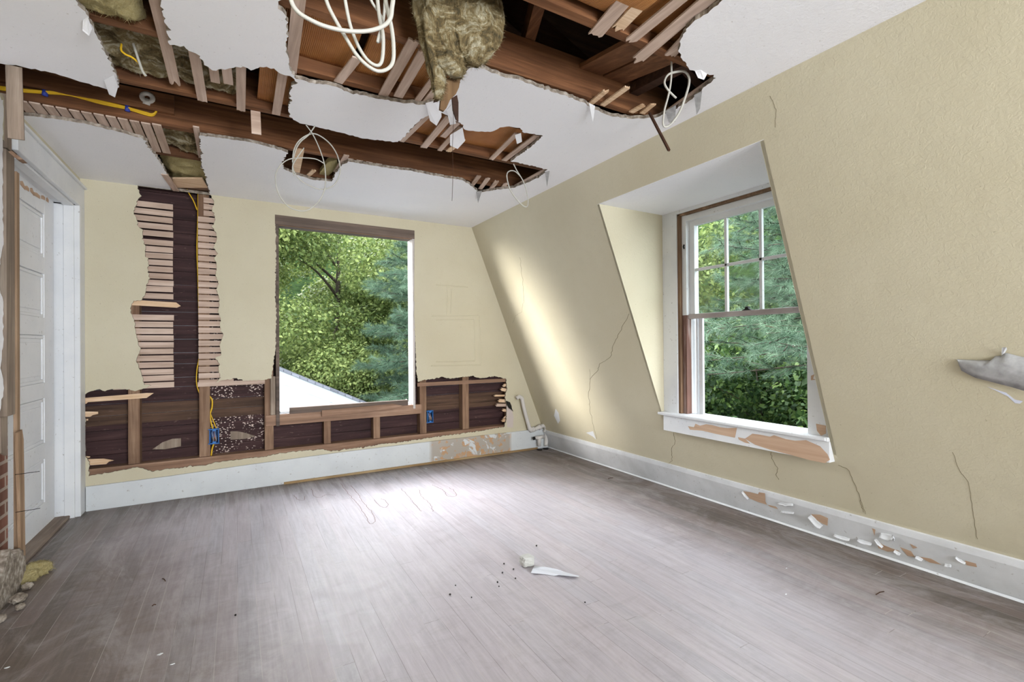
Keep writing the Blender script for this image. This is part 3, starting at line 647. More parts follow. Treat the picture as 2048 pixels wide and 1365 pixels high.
wp2('bare_patch', b, M_bare, 'tan bare patches on the right casing', 0)

# ================================================================== WALL FRAMING (things)
ORD = 'first second third fourth fifth sixth seventh eighth ninth tenth eleventh twelfth thirteenth fourteenth fifteenth sixteenth seventeenth eighteenth nineteenth twentieth'.split()
def ordn(i):
    if i < 20: return ORD[i]
    return 'twenty-' + ORD[i-20] if i < 29 else ('thirtieth' if i == 29 else 'thirty-'+ORD[i-30])
YF = D+.026
def stud(x0, x1, z0, z1, label, grp='studs in the torn back wall', mat=M_stud, d=.09):
    b = MB(); b.box((x0, YF, z0), (x1, YF+d, z1)); 
    return tag(b.build('wall_stud', mat, bevel=.002), label, 'stud', grp)
stud(-.714, -.642, .300, 1.60, 'worn brown upright stud nearest the white door')
stud(-.262, -.188, .300, H+.02, 'tall brown stud that the left blue outlet box is fixed to')
stud(.208, .275, .300, 2.24, 'orange-brown stud just left of the window opening')
stud(.684, .742, .300, .504, 'short stud under the window sill, left one of two')
stud(1.127, 1.190, .300, .504, 'short stud under the window sill, right one of two')
stud(1.587, 1.655, .300, .90, 'brown stud that the right blue outlet box is fixed to')
stud(2.051, 2.126, .300, .90, 'brown stud in the middle of the right-hand wall hole')
stud(2.60, 2.66, .300, .80, 'stud at the torn right end of the low wall hole')
b = MB(); b.box((.252, D+.004, .60), (.290, D+.022, .93)); tag(b.build('wood_strip', M_oldwood), 'grey upright strip beside the left side of the window opening', 'board')
b = MB(); b.box((XL-.1, YF-.008, .19), (2.72, YF+.09, .298)); tag(b.build('bottom_plate', M_plate, bevel=.002), 'long brown bottom plate running along behind the back baseboard', 'timber')
b = MB(); b.box((1.56, D+.017, .775), (2.62, D+.025, .812)); tag(b.build('long_lath', M_plate), 'long brown lath along the top edge of the right-hand wall hole', 'lath')
b = MB(); b.box((-.27, D+.017, .868), (.21, D+.025, .905)); tag(b.build('long_lath', M_lath), 'pale lath along the torn plaster edge left of the window', 'lath')
b = MB(); b.prism([(-.98, D+.017, .79), (-.98, D+.017, .822), (-.60, D+.017, .838), (-.555, D+.017, .835), (-.60, D+.017, .80)], (0, .008, 0)); tag(b.build('long_lath', M_fresh), 'freshly split lath along the torn edge beside the door trim', 'lath')
# lath columns
rl = random.Random(12)
def lath_z(x0, x1, z, h_=.040, tilt=0., jag=None, mat=M_lath, y=D+.0165):
    b = MB(); a = z+tilt; P = [(x0, y, z), (x0, y, z+h_)]
    if jag == 'R': P += [(x1-.01, y, a+h_), (x1+.02, y, a+h_*.35), (x1-.005, y, a)]
    elif jag == 'j':
        P += [(x1-rl.uniform(0, .02), y, a+h_), (x1+rl.uniform(0, .012), y, a+h_*.7), (x1-rl.uniform(0, .02), y, a+h_*.5), (x1+rl.uniform(-.01, .01), y, a+h_*.2), (x1-.01, y, a)]
    else: P += [(x1, y, a+h_), (x1, y, a)]
    b.prism(P, (0, .007, 0)); return b.build('lath', mat, None, bevel=.0008)
zs = []; z = 2.290
i = 0
# left column from px rows
rows = [2.272, 2.219, 2.165, 2.108, 2.052, 1.983, 1.931, 1.879, 1.827, 1.775, 1.724, 1.672, 1.620, 1.568]
for i, z in enumerate(rows):
    o = lath_z(-.78, -.428+rl.uniform(-.003, .003), z, .043, rl.uniform(-.003, .003))
    tag(o, 'pale sawn lath left of the tall wall gap, %s from the ceiling' % ordn(i), 'lath', 'laths left of the tall wall gap')
o = lath_z(-.74, -.40, 1.513, .042, -.012, 'R', M_fresh); tag(o, 'sagging lath with a pointed end beside the open slot in the lath column', 'lath', 'laths left of the tall wall gap')
z = 1.398; rows = []
while z > .83: rows.append(z); z -= .0525
for i, z in enumerate(rows):
    o = lath_z(-.80, -.428+rl.uniform(-.003, .003), z, .043, rl.uniform(-.002, .002)); tag(o, 'pale sawn lath left of the tall wall gap, %s below the open slot' % ordn(i), 'lath', 'laths left of the tall wall gap')
z = 2.36; i = 0
while z > .83:
    o = lath_z(-.264 if i > 2 else -.225, -.02, z, .042, rl.uniform(-.003, .003)); tag(o, 'short sawn lath right of the tall wall gap, %s from the ceiling' % ordn(i), 'lath', 'laths right of the tall wall gap'); i += 1
    z -= .0528
# broken lath ends poking into the low holes
ends = [((168,803),(188,802),.05,'uppermost'),((168,828),(196,829),.04,'second from the top'),((168,843),(176,842),.03,'third from the top'),((168,925),(228,922),.05,'longest'),((168,914),(180,916),.02,'small one above the longest'),((178,944),(196,944),.04,'lowest')]
for p1, p2, h_, wch in ends:
    a = oy(*p1, D+.02); c = oy(*p2, D+.02); b = MB(); x0 = a.x-.03
    b.prism([(x0, a.y, a.z-h_/2), (x0, a.y, a.z+h_/2), (c.x-.06*(c.x-x0>.15), a.y, c.z+h_*.45), (c.x, a.y, c.z+.002), (c.x-.03, a.y, c.z-.004), (c.x-.045, a.y, c.z-h_*.4)], (0, .007, 0))
    tag(b.build('broken_lath', M_fresh), 'splintered lath end beside the door trim, %s of the jagged row' % wch, 'lath', 'broken lath ends beside the door')
ends = [((1013,770),(1004,772),.03),((1013,782),(1000,779),.035),((1013,792),(987,792),.02),((1013,803),(995,802),.035),((1012,811),(990,811),.032),((1012,822),(1003,821),.03),((1012,832),(1005,838),.02),((1012,842),(1002,842),.03)]
for i, (p1, p2, h_) in enumerate(ends):
    a = oy(*p1, D+.02); c = oy(*p2, D+.02); b = MB(); x0 = a.x+.02; q = rl.uniform(.2, .8)
    b.prism([(x0, a.y, a.z-h_/2), (x0, a.y, a.z+h_/2), (c.x+.01, a.y, c.z+h_*.5), (c.x+.03, a.y, c.z+h_*.2), (c.x, a.y, c.z), (c.x+.02, a.y, c.z-h_*.3), (c.x+.012, a.y, c.z-h_*.5)], (0, .007, 0))
    tag(b.build('broken_lath', M_fresh if i != 4 else M_lath), 'splintered lath end at the right end of the low wall hole, %s from the top' % ordn(i), 'lath', 'broken lath ends at the right')
# grey half-round patches on the sheathing
for pxs, lab in ((((305,899),(325,885),(345,878),(362,877),(362,893),(330,899)), 'grey half-oval wood patch between the two left studs'), (((461,863),(475,863),(490,866),(512,873),(490,878),(461,880)), 'grey half-oval wood patch right of the left blue outlet box')):
    b = MB(); b.prism([oy(x, y, YS-.001) for x, y in pxs], (0, -.006, 0)); tag(b.build('wood_patch', M_oldwood), lab, 'patch')

# ------------------------------------------------------------------ cables
def cable(name, pts, r, mat, label, cat='cable', grp=None, flat=1., n=8, seg=8, ties=()):
    b = MB(); b.tube(smooth_line(pts, n), r, seg=seg, flat=flat); o = b.build(name, mat, None, True); tag(o, label, cat, grp); return o
YV = D+.012
cable('yellow_cable', [oy(x, y, YV+.02) for x, y in ((372,372),(377,385),(387,402),(394,420))], .004, M_cable_y, 'single yellow cable dropping diagonally from the ceiling into the wall gap')
for k_, dx, lab in ((0, 0, 'left'), (1, 3.4, 'right')):
    cable('yellow_cable', [oy(x+dx, y, YV+.03) for x, y in ((396,384),(396,420),(395,460),(394,500),(396,560),(398,640),(399,675),(399,710),(394+dx*.8,740),(393+dx*.6,765),(397+dx*.5,782),(403,794))], .0042, M_cable_y, 'long yellow cable down the edge of the wall gap, %s strand of two' % lab, grp='yellow cables in the wall gap')
cable('yellow_cable', [oy(x, y, YF+.02) for x, y in ((418,792),(424,800),(424,815),(420,830),(422,845),(426,860))], .0055, M_cable_y, 'yellow cable running down into the left blue outlet box', grp='cables at the left outlet box')
cable('yellow_cable', [oy(x, y, YF+.03) for x, y in ((420,796),(419,812),(421,828),(427,843),(433,858))], .004, M_cable_y, 'thinner yellow cable curving right into the left blue outlet box', grp='cables at the left outlet box')
cable('yellow_cable', [oy(x, y, YF+.03) for x, y in ((427,889),(424,900),(422,915))], .006, M_cable_y, 'yellow cable coming out below the left blue outlet box', grp='cables at the left outlet box')
cable('yellow_cable', [oy(x, y, YF+.05) for x, y in ((540,906),(575,902),(600,897),(625,893),(650,893),(670,894))], .0075, M_cable_y, 'yellow cable crossing the first bay under the window')
cable('yellow_cable', [oy(x, y, YF+.05) for x, y in ((765,892),(800,884),(842,873))], .004, M_cable_y, 'thin yellow cable crossing low in the bay right of the short studs')
def outlet(p0, p1, label):
    a = oy(*p0, D+.004); c = oy(*p1, D+.004); x0, x1, z0, z1 = a.x, c.x, c.z, a.z; t = .005
    e = empty('outlet_box', ((x0+x1)/2, D+.03, z0)); tag(e, label, 'outlet box', 'blue outlet boxes')
    b = MB(); y0, y1 = D+.004, D+.075
    b.box((x0, y0, z0), (x0+t, y1, z1)); b.box((x1-t, y0, z0), (x1, y1, z1)); b.box((x0, y0, z0), (x1, y1, z0+t)); b.box((x0, y0, z1-t), (x1, y1, z1)); b.box((x0, y1-.004, z0), (x1, y1, z1))
    b.box(((x0+x1)/2-.012, y0, z1-t-.012), ((x0+x1)/2+.012, y0+.008, z1-t)); b.box(((x0+x1)/2-.012, y0, z0+t), ((x0+x1)/2+.012, y0+.008, z0+t+.012))
    b.box((x0-.008, y0+.002, z0-.004), (x1+.004, y0+.005, z0+.004)); b.box((x0-.008, y0+.002, z1-.004), (x1+.004, y0+.005, z1+.004))
    child_at(b.build('box_shell', M_blue), e)
    w = x1-x0; hh = z1-z0
    for k, (u, mt) in enumerate(((.2, M_wire_b), (.34, M_cable_w), (.5, M_copper), (.62, M_cable_w), (.8, M_wire_b))):
        b = MB(); b.tube(smooth_line([(x0+w*u, y1-.01, z1-.01), (x0+w*(u-.05), y0+.02, z1-hh*.3), (x0+w*(u+.12), y0+.01, z0+hh*.25), (x0+w*(u+.04), y0+.03, z0+hh*.1), (x0+w*(u+.0), y0+.02, z0+hh*.4)], 6), .0021, seg=6)
        child_at(b.build('wire', mt, None, True), e)
outlet((418.5,860), (438,887), 'blue electrical outlet box full of loose wires, left of the window')
outlet((855,823), (866.5,845), 'blue electrical outlet box low in the wall, right of the window')

# radiator pipe in the corner
e = empty('radiator_pipe', (2.9, D-.06, 0)); tag(e, 'white painted bent heating pipe standing in the back right corner', 'pipe')
YP = D-.05
b = MB(); b.tube(smooth_line([oy(x, y, YP) for x, y in ((1033,797),(1039,794),(1044,798),(1045,803),(1050,825),(1057,850),(1060,860))], 6), .021, seg=12); child_at(b.build('riser', M_pipe, None, True), e)
b = MB(); b.tube(smooth_line([oy(x, y, YP) for x, y in ((1058,855),(1061,860),(1068,860),(1078,855),(1088,852),(1092,857),(1092.5,866),(1092,892))], 6), .023, seg=12); child_at(b.build('elbow', M_pipe, None, True), e)
for (x, y) in ((1062,860),(1066,859),(1079,855),(1090,853),(1091.5,862)):
    p = oy(x, y, YP); b = MB(); b.tube([p+Vector((-.012, 0, -.002)), p+Vector((.012, 0, .002))] if x < 1085 else [p+Vector((0, 0, -.012)), p+Vector((0, 0, .012))], .031, seg=14); child_at(b.build('coupling', M_pipe, None, True), e)
b = MB(); b.tube([oy(1069,877,YP-.03), oy(1074,876,YP-.03)], .015, seg=10); b.tube([oy(1073,877,YP-.03), oy(1087,874,YP-.02)], .021, seg=12); b.tube([oy(1078.5,876,YP-.03), oy(1078.5,893,YP-.03)], .02, seg=12); o = child_at(b.build('valve', M_pipe, None, True), e); o['label'] = 'short capped valve branch'; vlv = o
p = oy(1069.5,877,YP-.03); b = MB(); b.tube([p+Vector((-.02, 0, -.002)), p], .018, seg=10); o = b.build('valve_cap', M_dbox, vlv, True)
for x in (1079, 1091):
    p = oy(x, 893, YP-.03); b = MB(); b.tube([Vector((p.x, p.y, .0)), Vector((p.x, p.y, .008))], .034, seg=16); child_at(b.build('floor_flange', M_dbox, None, True), e)
b = MB(); P = [oy(x, y, D-.02) for x, y in ((1012,802),(1020,805),(1023,812),(1024,818),(1027,824),(1022,819),(1018,817),(1014,809))]; b.prism(P, (0, .004, 0)); tag(b.build('torn_paper', M_dbox), 'dark torn scrap hanging at the edge of the right-hand wall hole', 'scrap')
b = MB(); P = [oy(x, y, D-.001) for x, y in ((1013,812),(1024,818),(1027,835),(1026,856),(1014,855))]; b.prism(P, (0, -.0006, 0)); o = b.build('bare_patch', plain('pink_grey_patch', srgb(196, 184, 178)), wall_back); o['label'] = 'pinkish grey bare patch beside the right end of the low hole'

# ================================================================== CEILING FRAMING
ZJ = H+.026
JT = .185
def joist(y0, x0, x1, label, w=.045, dz=0, h_=JT):
    b = MB(); b.box((x0, y0, ZJ+dz), (x1, y0+w, ZJ+dz+h_)); return tag(b.build('ceiling_joist', M_joist, bevel=.003), label, 'joist', 'brown joists across the torn ceiling')
joist(3.805, XL-.2, XC+.2, 'ceiling joist nearest the back wall, seen among the insulation')
joist(3.322, XL-.2, XC+.15, 'long dark joist carrying the tied yellow cables')
joist(2.842, XL-.2, XC+.15, 'joist whose narrow underside shows along the near side of the cable joist')
joist(2.345, XL-.2, XC+.15, 'joist crossing above the white ceiling strip in the middle')
joist(1.900, XL-.2, XC-.02, 'big reddish brown joist behind the hanging insulation')
joist(1.435, XL-.2, XC+.15, 'joist above the broken laths at the top right')
joist(.96, XL-.2, XC+.15, 'joist nearest the camera, mostly above the picture')
b = MB(); b.box((XL-.2, D-.10, H+.03), (XC+.2, D+.05, H+.075)); tag(b.build('top_plate', M_plate), 'brown top plate where the ceiling meets the back wall', 'timber')
# second board lining the far joist face
b = MB(); b.box((XL-.1, 3.296, ZJ+.065), (-.30, 3.320, ZJ+.17)); tag(b.build('ledger_board', M_joist), 'dark ledger board fixed above the tied yellow cables', 'board')
# rafters and loose boards in the open attic
def beam(p, q, w, h_, name, label, mat=M_dark, cat='rafter'):
    P, Q = Vector(p), Vector(q); t = (Q-P); L = t.length; t.normalize(); s_ = t.cross(Vector((0, 0, 1))).normalized(); u = s_.cross(t)
    M = Matrix((t, s_, u)).transposed().to_4x4(); M.translation = P
    b = MB(); b.box((0, -w/2, -h_/2), (L, w/2, h_/2), M=M); return tag(b.build(name, mat), label, cat)
beam((2.3, 1.62, H+.05), (.6, 1.62, H+.75), .045, .13, 'rafter', 'sloping dark rafter seen through the right-hand ceiling hole')
beam((2.3, 2.1, H+.05), (.6, 2.1, H+.75), .045, .13, 'rafter', 'sloping rafter behind the big reddish joist')
beam((.98, 1.3, H+.30), (1.25, 2.0, H+.26), .05, .10, 'attic_brace', 'brown diagonal brace in the dark attic gap', M_joist_y, 'brace')
for i, (xa, xb, lab) in enumerate(((1.46, 1.60, 'left'), (1.615, 1.76, 'right'))):
    b = MB(); b.prism([(xa, 1.48, ZJ+.03), (xb, 1.48, ZJ+.03), (xb+.04, 1.9, ZJ+.13), (xa+.04, 1.9, ZJ+.13)], (0, 0, .022)); tag(b.build('attic_board', M_joist_y), 'wide brown board in the attic gap behind the broken laths, %s one' % lab, 'board', 'boards in the attic gap')
b = MB(); b.prism([(1.80, 1.36, ZJ+.02), (1.86, 1.36, ZJ+.02), (1.90, 1.9, ZJ+.09), (1.84, 1.9, ZJ+.09)], (0, 0, .05)); tag(b.build('attic_brace', M_dark), 'dark timber crossing behind the right-hand cable loop', 'brace')

# kraft paper faced batts between the joists
def kraft(x0, x1, y0, y1, z, label, sag=.012, seed=0, nx=40, ny=16, cutfn=None):
    b = MB()
    for i in range(nx+1):
        for j in range(ny+1):
            x = x0+(x1-x0)*i/nx; y = y0+(y1-y0)*j/ny
            n = noise.noise(Vector((x*3, y*5, seed)))
            b.v.append((x, y, z-sag*math.sin(math.pi*j/ny)+n*.008))
    for i in range(nx):
        for j in range(ny):
            if cutfn and cutfn((x0+(x1-x0)*(i+.5)/nx), (y0+(y1-y0)*(j+.5)/ny)): continue
            b.f.append((i*(ny+1)+j, (i+1)*(ny+1)+j, (i+1)*(ny+1)+j+1, i*(ny+1)+j+1)); b.m.append(0)
    o = b.build('insulation_batt', M_kraft, None, True); s = o.modifiers.new('solid', 'SOLIDIFY'); s.thickness = .03; s.offset = 1
    return tag(o, label, 'insulation batt', 'paper faced batts between the joists')
kraft(.13, .46, 1.95, 2.342, ZJ+.055, 'ribbed orange-brown paper facing behind the big white cable coil', cutfn=lambda x, y: y < 1.97+.06*max(0, x-.25)/.2)
kraft(.50, 1.25, 1.99, 2.342, ZJ+.06, 'ribbed orange-brown paper facing between the pale laths and hanging insulation', seed=3)
kraft(.10, .28, 2.392, 2.838, ZJ+.05, 'small orange paper facing panel seen left of the white plaster strip', seed=5)
kraft(.66, 1.80, 2.392, 2.838, ZJ+.055, 'orange-brown paper facing above the small laths in the middle of the ceiling', seed=7)
kraft(.95, 1.33, 1.01, 1.40, ZJ+.02, 'curled orange paper facing at the top edge of the attic gap', seed=9, sag=.03)
kraft(1.36, 2.02, 1.01, 1.43, ZJ+.05, 'orange ribbed paper strips between the thick broken laths', seed=11)

# laths under the ceiling joists: centre line traced on the lath plane
ZL = H+.019
def clath(p1, p2, w, label, j1=0, j2=0, grp=None, mat=M_lath_y, z=ZL, dz2=0., t=.008):
    a = oz(*p1, z).xy; c = oz(*p2, z).xy; d_ = (c-a).normalized(); n = Vector((-d_.y, d_.x)); L = (c-a).length
    def edge(P, s, jag):
        if not jag: return [P+n*w/2*s, P-n*w/2*s]
        out = []; k = 7
        for i in range(k): out.append(P+n*w/2*s*(1-2*i/(k-1))+d_*rl.uniform(-jag, jag)*(1 if i % 2 else -.4))
        return out
    E1 = edge(a, 1, j1); E2 = edge(c, -1, j2)
    P = [(q.x, q.y, z) for q in E1]+[(q.x, q.y, z+dz2) for q in E2]
    b = MB(); b.prism(P, (0, 0, t)); o = b.build('lath', mat)
    return tag(o, label, 'lath', grp)
clath((306,-20), (350,168), .042, 'long lath with a pointed end hanging over the dirty insulation', 0, .03)
clath((388,104), (405,203), .042, 'pale lath standing alone between the insulation and the left white panel', .01, .006)
clath((426,130), (431,166), .038, 'stubby pale lath, first right of the small dark attic slot', 0, 0, 'short laths below the left white panel')
clath((452,128), (457,169), .040, 'stubby pale lath, second of the pair below the left white panel', 0, 0, 'short laths below the left white panel')
clath((482,128), (482,222), .040, 'pale lath with a frayed lower end below the left white panel', 0, .006)
clath((567,140), (552,230), .040, 'pale lath at the right corner of the left white panel', .01, 0)
clath((600,-20), (582,146), .046, 'plaster-stained lath along the left side of the cable coil hole', 0, .01, mat=M_lath_y)
clath((714,118), (676,166), .040, 'short pale lath lying across the orange paper behind the cable coil', .008, 0)
clath((828,82), (766,192), .046, 'long pale lath right of the cable coil, left of the close pair', .012, 0, 'close pair of laths right of the cable coil')
clath((848,104), (796,195), .046, 'long pale lath right of the cable coil, right of the close pair', .012, 0, 'close pair of laths right of the cable coil')
clath((866,160), (832,206), .030, 'narrow lath edge emerging below the hanging insulation', .01, 0)
clath((880,170), (846,212), .034, 'grey lath disappearing behind the hanging insulation', .01, 0)
clath((858,230), (803,284), .030, 'plaster-caked lath at the right end of the middle white strip', 0, 0)
clath((899,234), (847,296), .042, 'broad pale lath in the small middle hole', .004, .004, 'laths in the small middle hole')
clath((915,246), (886,275), .036, 'greyish lath stub right of the broad lath in the small middle hole', .004, .003, 'laths in the small middle hole')
clath((922,254), (879,302), .030, 'short lath under the white plaster scrap in the small middle hole', 0, .004, 'laths in the small middle hole')
clath((926,280), (896,304), .034, 'lath with splinters fanning out over the cable joist', .005, .02, 'laths in the small middle hole', M_fresh)
clath((1034,268), (982,320), .032, 'lone thin lath toward the right of the small middle hole', .008, .015, 'laths in the small middle hole')
clath((1074,272), (1008,322), .036, 'plaster-edged lath at the right end of the small middle hole', 0, 0, 'laths in the small middle hole')
clath((1096,338), (1032,373), .034, 'lath at the right end of the long joist opening', 0, 0)
clath((1440,150), (1333,226), .030, 'reddish lath edge below the right-hand cable loop', 0, .005, mat=M_lath_y)
clath((1285,-40), (1190,72), .060, 'thick split lath at the top, left one over the attic gap', 0, .02, 'thick broken laths at the top right')
clath((1330,-40), (1236,58), .052, 'thick splintered lath at the top, second from the left', 0, .03, 'thick broken laths at the top right', M_fresh)
clath((1410,-40), (1262,82), .048, 'thick broken lath at the top, third from the left', 0, .02, 'thick broken laths at the top right')
clath((1462,-40), (1274,122), .058, 'thick broken lath at the top, nearest the white ceiling', 0, .03, 'thick broken laths at the top right')
clath((1380,70), (1340,112), .05, 'lath stub covered by the edge of the ceiling right of the broken laths', 0, .01)
clath((392,255), (403,318), .030, 'tapering lath right of the dirty insulation above the wall gap', 0, .02)
clath((329,350), (352,383), .040, 'short pale lath slanting over the top of the wall gap', .005, .004, z=H-.006)
b = MB(); b.prism([oz(x, y, H+.012) for x, y in ((345,358),(405,358),(416,376),(350,376))], (0, 0, .012)); tag(b.build('broken_board', M_fresh), 'split tan board under the ceiling at the top of the wall gap', 'board')
for i in range(12):
    x0 = -.96+i*.0505; b = MB(); b.box((x0, 3.325+rl.uniform(-.006, .006), ZL), (x0+.042, 3.78, ZL+.008)); tag(b.build('lath', M_lath_y), 'stubby lath end under the cable joist, %s from the left wall' % ordn(i), 'lath', 'lath ends below the yellow cables')
for i in range(4):
    a = oz(703+19*i, 316+4*i, ZL); b = MB(); b.box((a.x-.022, 3.315, ZL), (a.x+.02, 3.365, ZL+.008)); tag(b.build('lath', M_lath_y), 'tiny lath end right of the small broken hole, %s from its left' % ordn(i), 'lath', 'tiny lath ends right of the small hole')
for i in range(4):
    p = (948+18*i, 352+5*i); clath((p[0]+10, p[1]+1), (p[0]-6, p[1]+22), .034, 'pale splintered lath end at the lower right joist edge, %s from the left' % ordn(i), .012, .004, 'lath ends at the lower right joist edge')
for i, (p1, p2) in enumerate((((1212,183),(1182,208)),((1255,176),(1205,212)),((1285,213),(1262,226)),((1306,210),(1284,228)))):
    clath(p1, p2, .03, 'fresh splintered lath end on the lower edge of the big joist, %s from the left' % ordn(i), .016, .004, 'lath ends on the big joist', M_fresh, z=H+.016)
clath((693,312), (672,345), .034, 'pale lath on the right side of the small broken hole', .006, 0)
clath((600,300), (592,345), .05, 'pale lath on the left side of the small broken hole', .01, .01, mat=M_fresh)
clath((628,342), (612,356), .03, 'splintered scrap inside the small broken hole', .02, .02, mat=M_fresh)
b = MB(); b.prism([oz(x, y, H+.05) for x, y in ((640,345),(655,325),(674,320),(676,335),(650,358),(636,358))], (0, 0, .03)); tag(b.build('insulation_scrap', M_ins2), 'yellow insulation scrap in the small broken hole', 'insulation')
# vertical hanging pieces
def vstrip(p1, p2, Y, w, name, mat, label, cat, t=.007, taper=1., n=1):
    a = oy(*p1, Y); c = oy(*p2, Y); d_ = (c-a).normalized(); s_ = d_.cross(Vector((0, 1, 0))).normalized()
    b = MB(); b.prism([a+s_*w/2, c+s_*w/2*taper, c-s_*w/2*taper, a-s_*w/2], (0, t, 0)); return tag(b.build(name, mat), label, cat)
vstrip((27,132), (32,278), 2.86, .052, 'hanging_lath', M_oldwood, 'grey-brown lath dangling from the ceiling in front of the door trim', 'lath')
vstrip((511,222), (513,268), 2.88, .046, 'hanging_lath', M_lath, 'short lath hanging down over the long joist left of the round cable loop', 'lath')
beam(oz(1299,226,H+.01), oy(1338,301,1.66), .012, .010, 'hanging_splinter', 'thin dark stick hanging from the right-hand ceiling hole', M_dark, 'splinter')
cable('hanging_wire', [oy(x, y, 2.3) for x, y in ((904,196),(907,240),(905,290),(906,340),(904,402))], .0012, M_dark, 'hair-thin brown wire hanging below the insulation clump', 'wire', seg=5)
# big insulation clump
def lump(name, stations, mat, label, cat, seed=0, amp=.35, freq=9, seg=36, sub=8, fuzz=0, parent=None, fuzzmat=None):
    """soft tube of fibre: stations (centre, rx, ry) down the hang, surface broken by noise"""
    S_ = []
    for i in range(len(stations)-1):
        for k in range(sub):
            t = k/sub; a, b_ = stations[i], stations[i+1]; t2 = t*t*(3-2*t)
            S_.append((Vector(a[0]).lerp(Vector(b_[0]), t), a[1]+(b_[1]-a[1])*t2, a[2]+(b_[2]-a[2])*t2))
    S_.append((Vector(stations[-1][0]), stations[-1][1], stations[-1][2]))
    b = MB()
    T = (S_[-1][0]-S_[0][0]).normalized(); X = Vector((1, 0, 0)); X = (X-T*X.dot(T)).normalized(); Y = T.cross(X)
    for c, rx, ry in S_:
        for k in range(seg):
            a = 2*math.pi*k/seg; d_ = X*math.cos(a)*rx+Y*math.sin(a)*ry; p = c+d_
            n = noise.fractal(Vector((p.x*freq*1.3, p.y*freq*1.3, p.z*freq*.35))+Vector((seed*7.1, 0, 0)), 1.0, 2.0, 4)*amp + .28*math.sin(a*5+seed+c.z*9)*amp
            b.v.append(tuple(c+d_*(1+n)))
    for i in range(len(S_)-1):
        for k in range(seg):
            k2 = (k+1) % seg; b.f.append((i*seg+k, i*seg+k2, (i+1)*seg+k2, (i+1)*seg+k)); b.m.append(0)
    b.f.append(tuple(range(seg))); b.m.append(0); b.f.append(tuple((len(S_)-1)*seg+k for k in range(seg))); b.m.append(0)
    if fuzz:
        rf = random.Random(seed); nv_ = len(S_)*seg
        for i in range(fuzz):
            k = rf.randrange(nv_); p = Vector(b.v[k]); c = S_[k//seg][0]; d_ = (p-c).normalized()
            q = p+(d_*.6+Vector((rf.uniform(-1, 1), rf.uniform(-1, 1), rf.uniform(-1, .4)))*.6)*rf.uniform(.006, .02)
            s_ = Vector((rf.uniform(-1, 1), rf.uniform(-1, 1), rf.uniform(-1, 1)))*.0008
            b.add([p-s_, p+s_, q], [(0, 1, 2)])
    o = b.build(name, mat, parent, True)
    if cat: tag(o, label, cat)
    elif label: o['label'] = label
    return o
def P3(px, py, Y): return oy(px, py, Y)
clump = empty('insulation_clump', P3(915, 60, 1.75)); tag(clump, 'big dirty yellow-brown insulation clump hanging from the ceiling in front of the joist', 'insulation')
def hang(pts, seed, **k):
    st_ = [(P3(x, y, Y), rx, ry) for x, y, Y, rx, ry in pts]; o = lump('fibre_fold', st_, M_ins, None, None, seed, fuzz=2600, **k); child_at(o, clump)
hang([(868,-60,1.74,.09,.05),(862,20,1.74,.075,.05),(866,80,1.73,.062,.045),(874,130,1.73,.045,.035),(878,170,1.73,.03,.02),(876,198,1.73,.012,.01)], 1, amp=.35)
hang([(905,-60,1.70,.10,.05),(900,20,1.69,.085,.05),(902,90,1.69,.065,.045),(905,130,1.69,.055,.035),(910,152,1.69,.03,.02)], 2, amp=.35)
hang([(950,-60,1.66,.11,.05),(952,20,1.66,.095,.05),(953,70,1.66,.085,.05),(950,105,1.66,.065,.04),(944,128,1.66,.03,.02)], 3, amp=.35)
def pflap(pxs, Y, t, label, mat=M_kraft_d, name='paper_facing', dy=.0):
    b = MB(); b.prism([oy(x, y, Y+dy*i) for i, (x, y) in enumerate(pxs)], (0, t, 0)); o = child_at(b.build(name, mat), clump); o['label'] = label
pflap([(892,158),(910,148),(921,158),(918,175),(912,188),(900,200),(893,216),(888,222),(880,218),(882,195),(886,172)], 1.735, .012, 'torn brown paper facing hanging below the fibre')
pflap([(884,150),(890,158),(884,185),(876,202),(868,204),(870,190)], 1.75, .008, 'dark curled strip of paper facing', M_dark)
pflap([(904,196),(914,190),(917,205),(917,243),(912,238),(906,220)], 1.76, .006, 'narrow dark strip hanging at the bottom', M_dark)
pflap([(984,-60),(998,-60),(990,26),(1004,84),(996,96),(985,88),(992,70),(984,20)], 1.70, .01, 'brown paper edge on the right of the fibre')
# dirty insulation between joists, seen through the long tear
def bed(x0, x1, y0, y1, z, label, seed, mat=M_ins, amp=.045, nx=60, ny=44, cut=None, fuzz=2500):
    b = MB(); rf = random.Random(seed)
    for i in range(nx+1):
        for j in range(ny+1):
            x = x0+(x1-x0)*i/nx; y = y0+(y1-y0)*j/ny
            n = noise.fractal(Vector((x*7, y*7, seed)), 1., 2., 5); e = min(1, min(i, nx-i)/5, min(j, ny-j)/4)
            b.v.append((x, y, z-n*amp+(1-e)*.05))
    for i in range(nx):
        for j in range(ny):
            b.f.append((i*(ny+1)+j, (i+1)*(ny+1)+j, (i+1)*(ny+1)+j+1, i*(ny+1)+j+1)); b.m.append(0)
    nv_ = len(b.v)
    for i in range(fuzz):
        p = Vector(b.v[rf.randrange(nv_)]); q = p+Vector((rf.uniform(-1, 1), rf.uniform(-1, 1), rf.uniform(-1, .1)))*rf.uniform(.008, .025); s_ = Vector((rf.uniform(-1, 1), rf.uniform(-1, 1), 0))*.001
        b.add([p-s_, p+s_, q], [(0, 1, 2)])
    return tag(b.build('insulation_batt', mat, None, True), label, 'insulation', 'loose fibre between the joists')
bed(-.62, .02, 2.395, 2.838, ZJ+.045, 'dirty mottled insulation around the small yellow cable at upper left', 21)
bed(-.62, -.30, 1.95, 2.343, ZJ+.0, 'clean yellow insulation bulging at the top left edge', 22, M_ins2, .03)
bed(-.30, .02, 1.95, 2.343, ZJ+.09, 'brownish insulation behind the top left lath', 23)
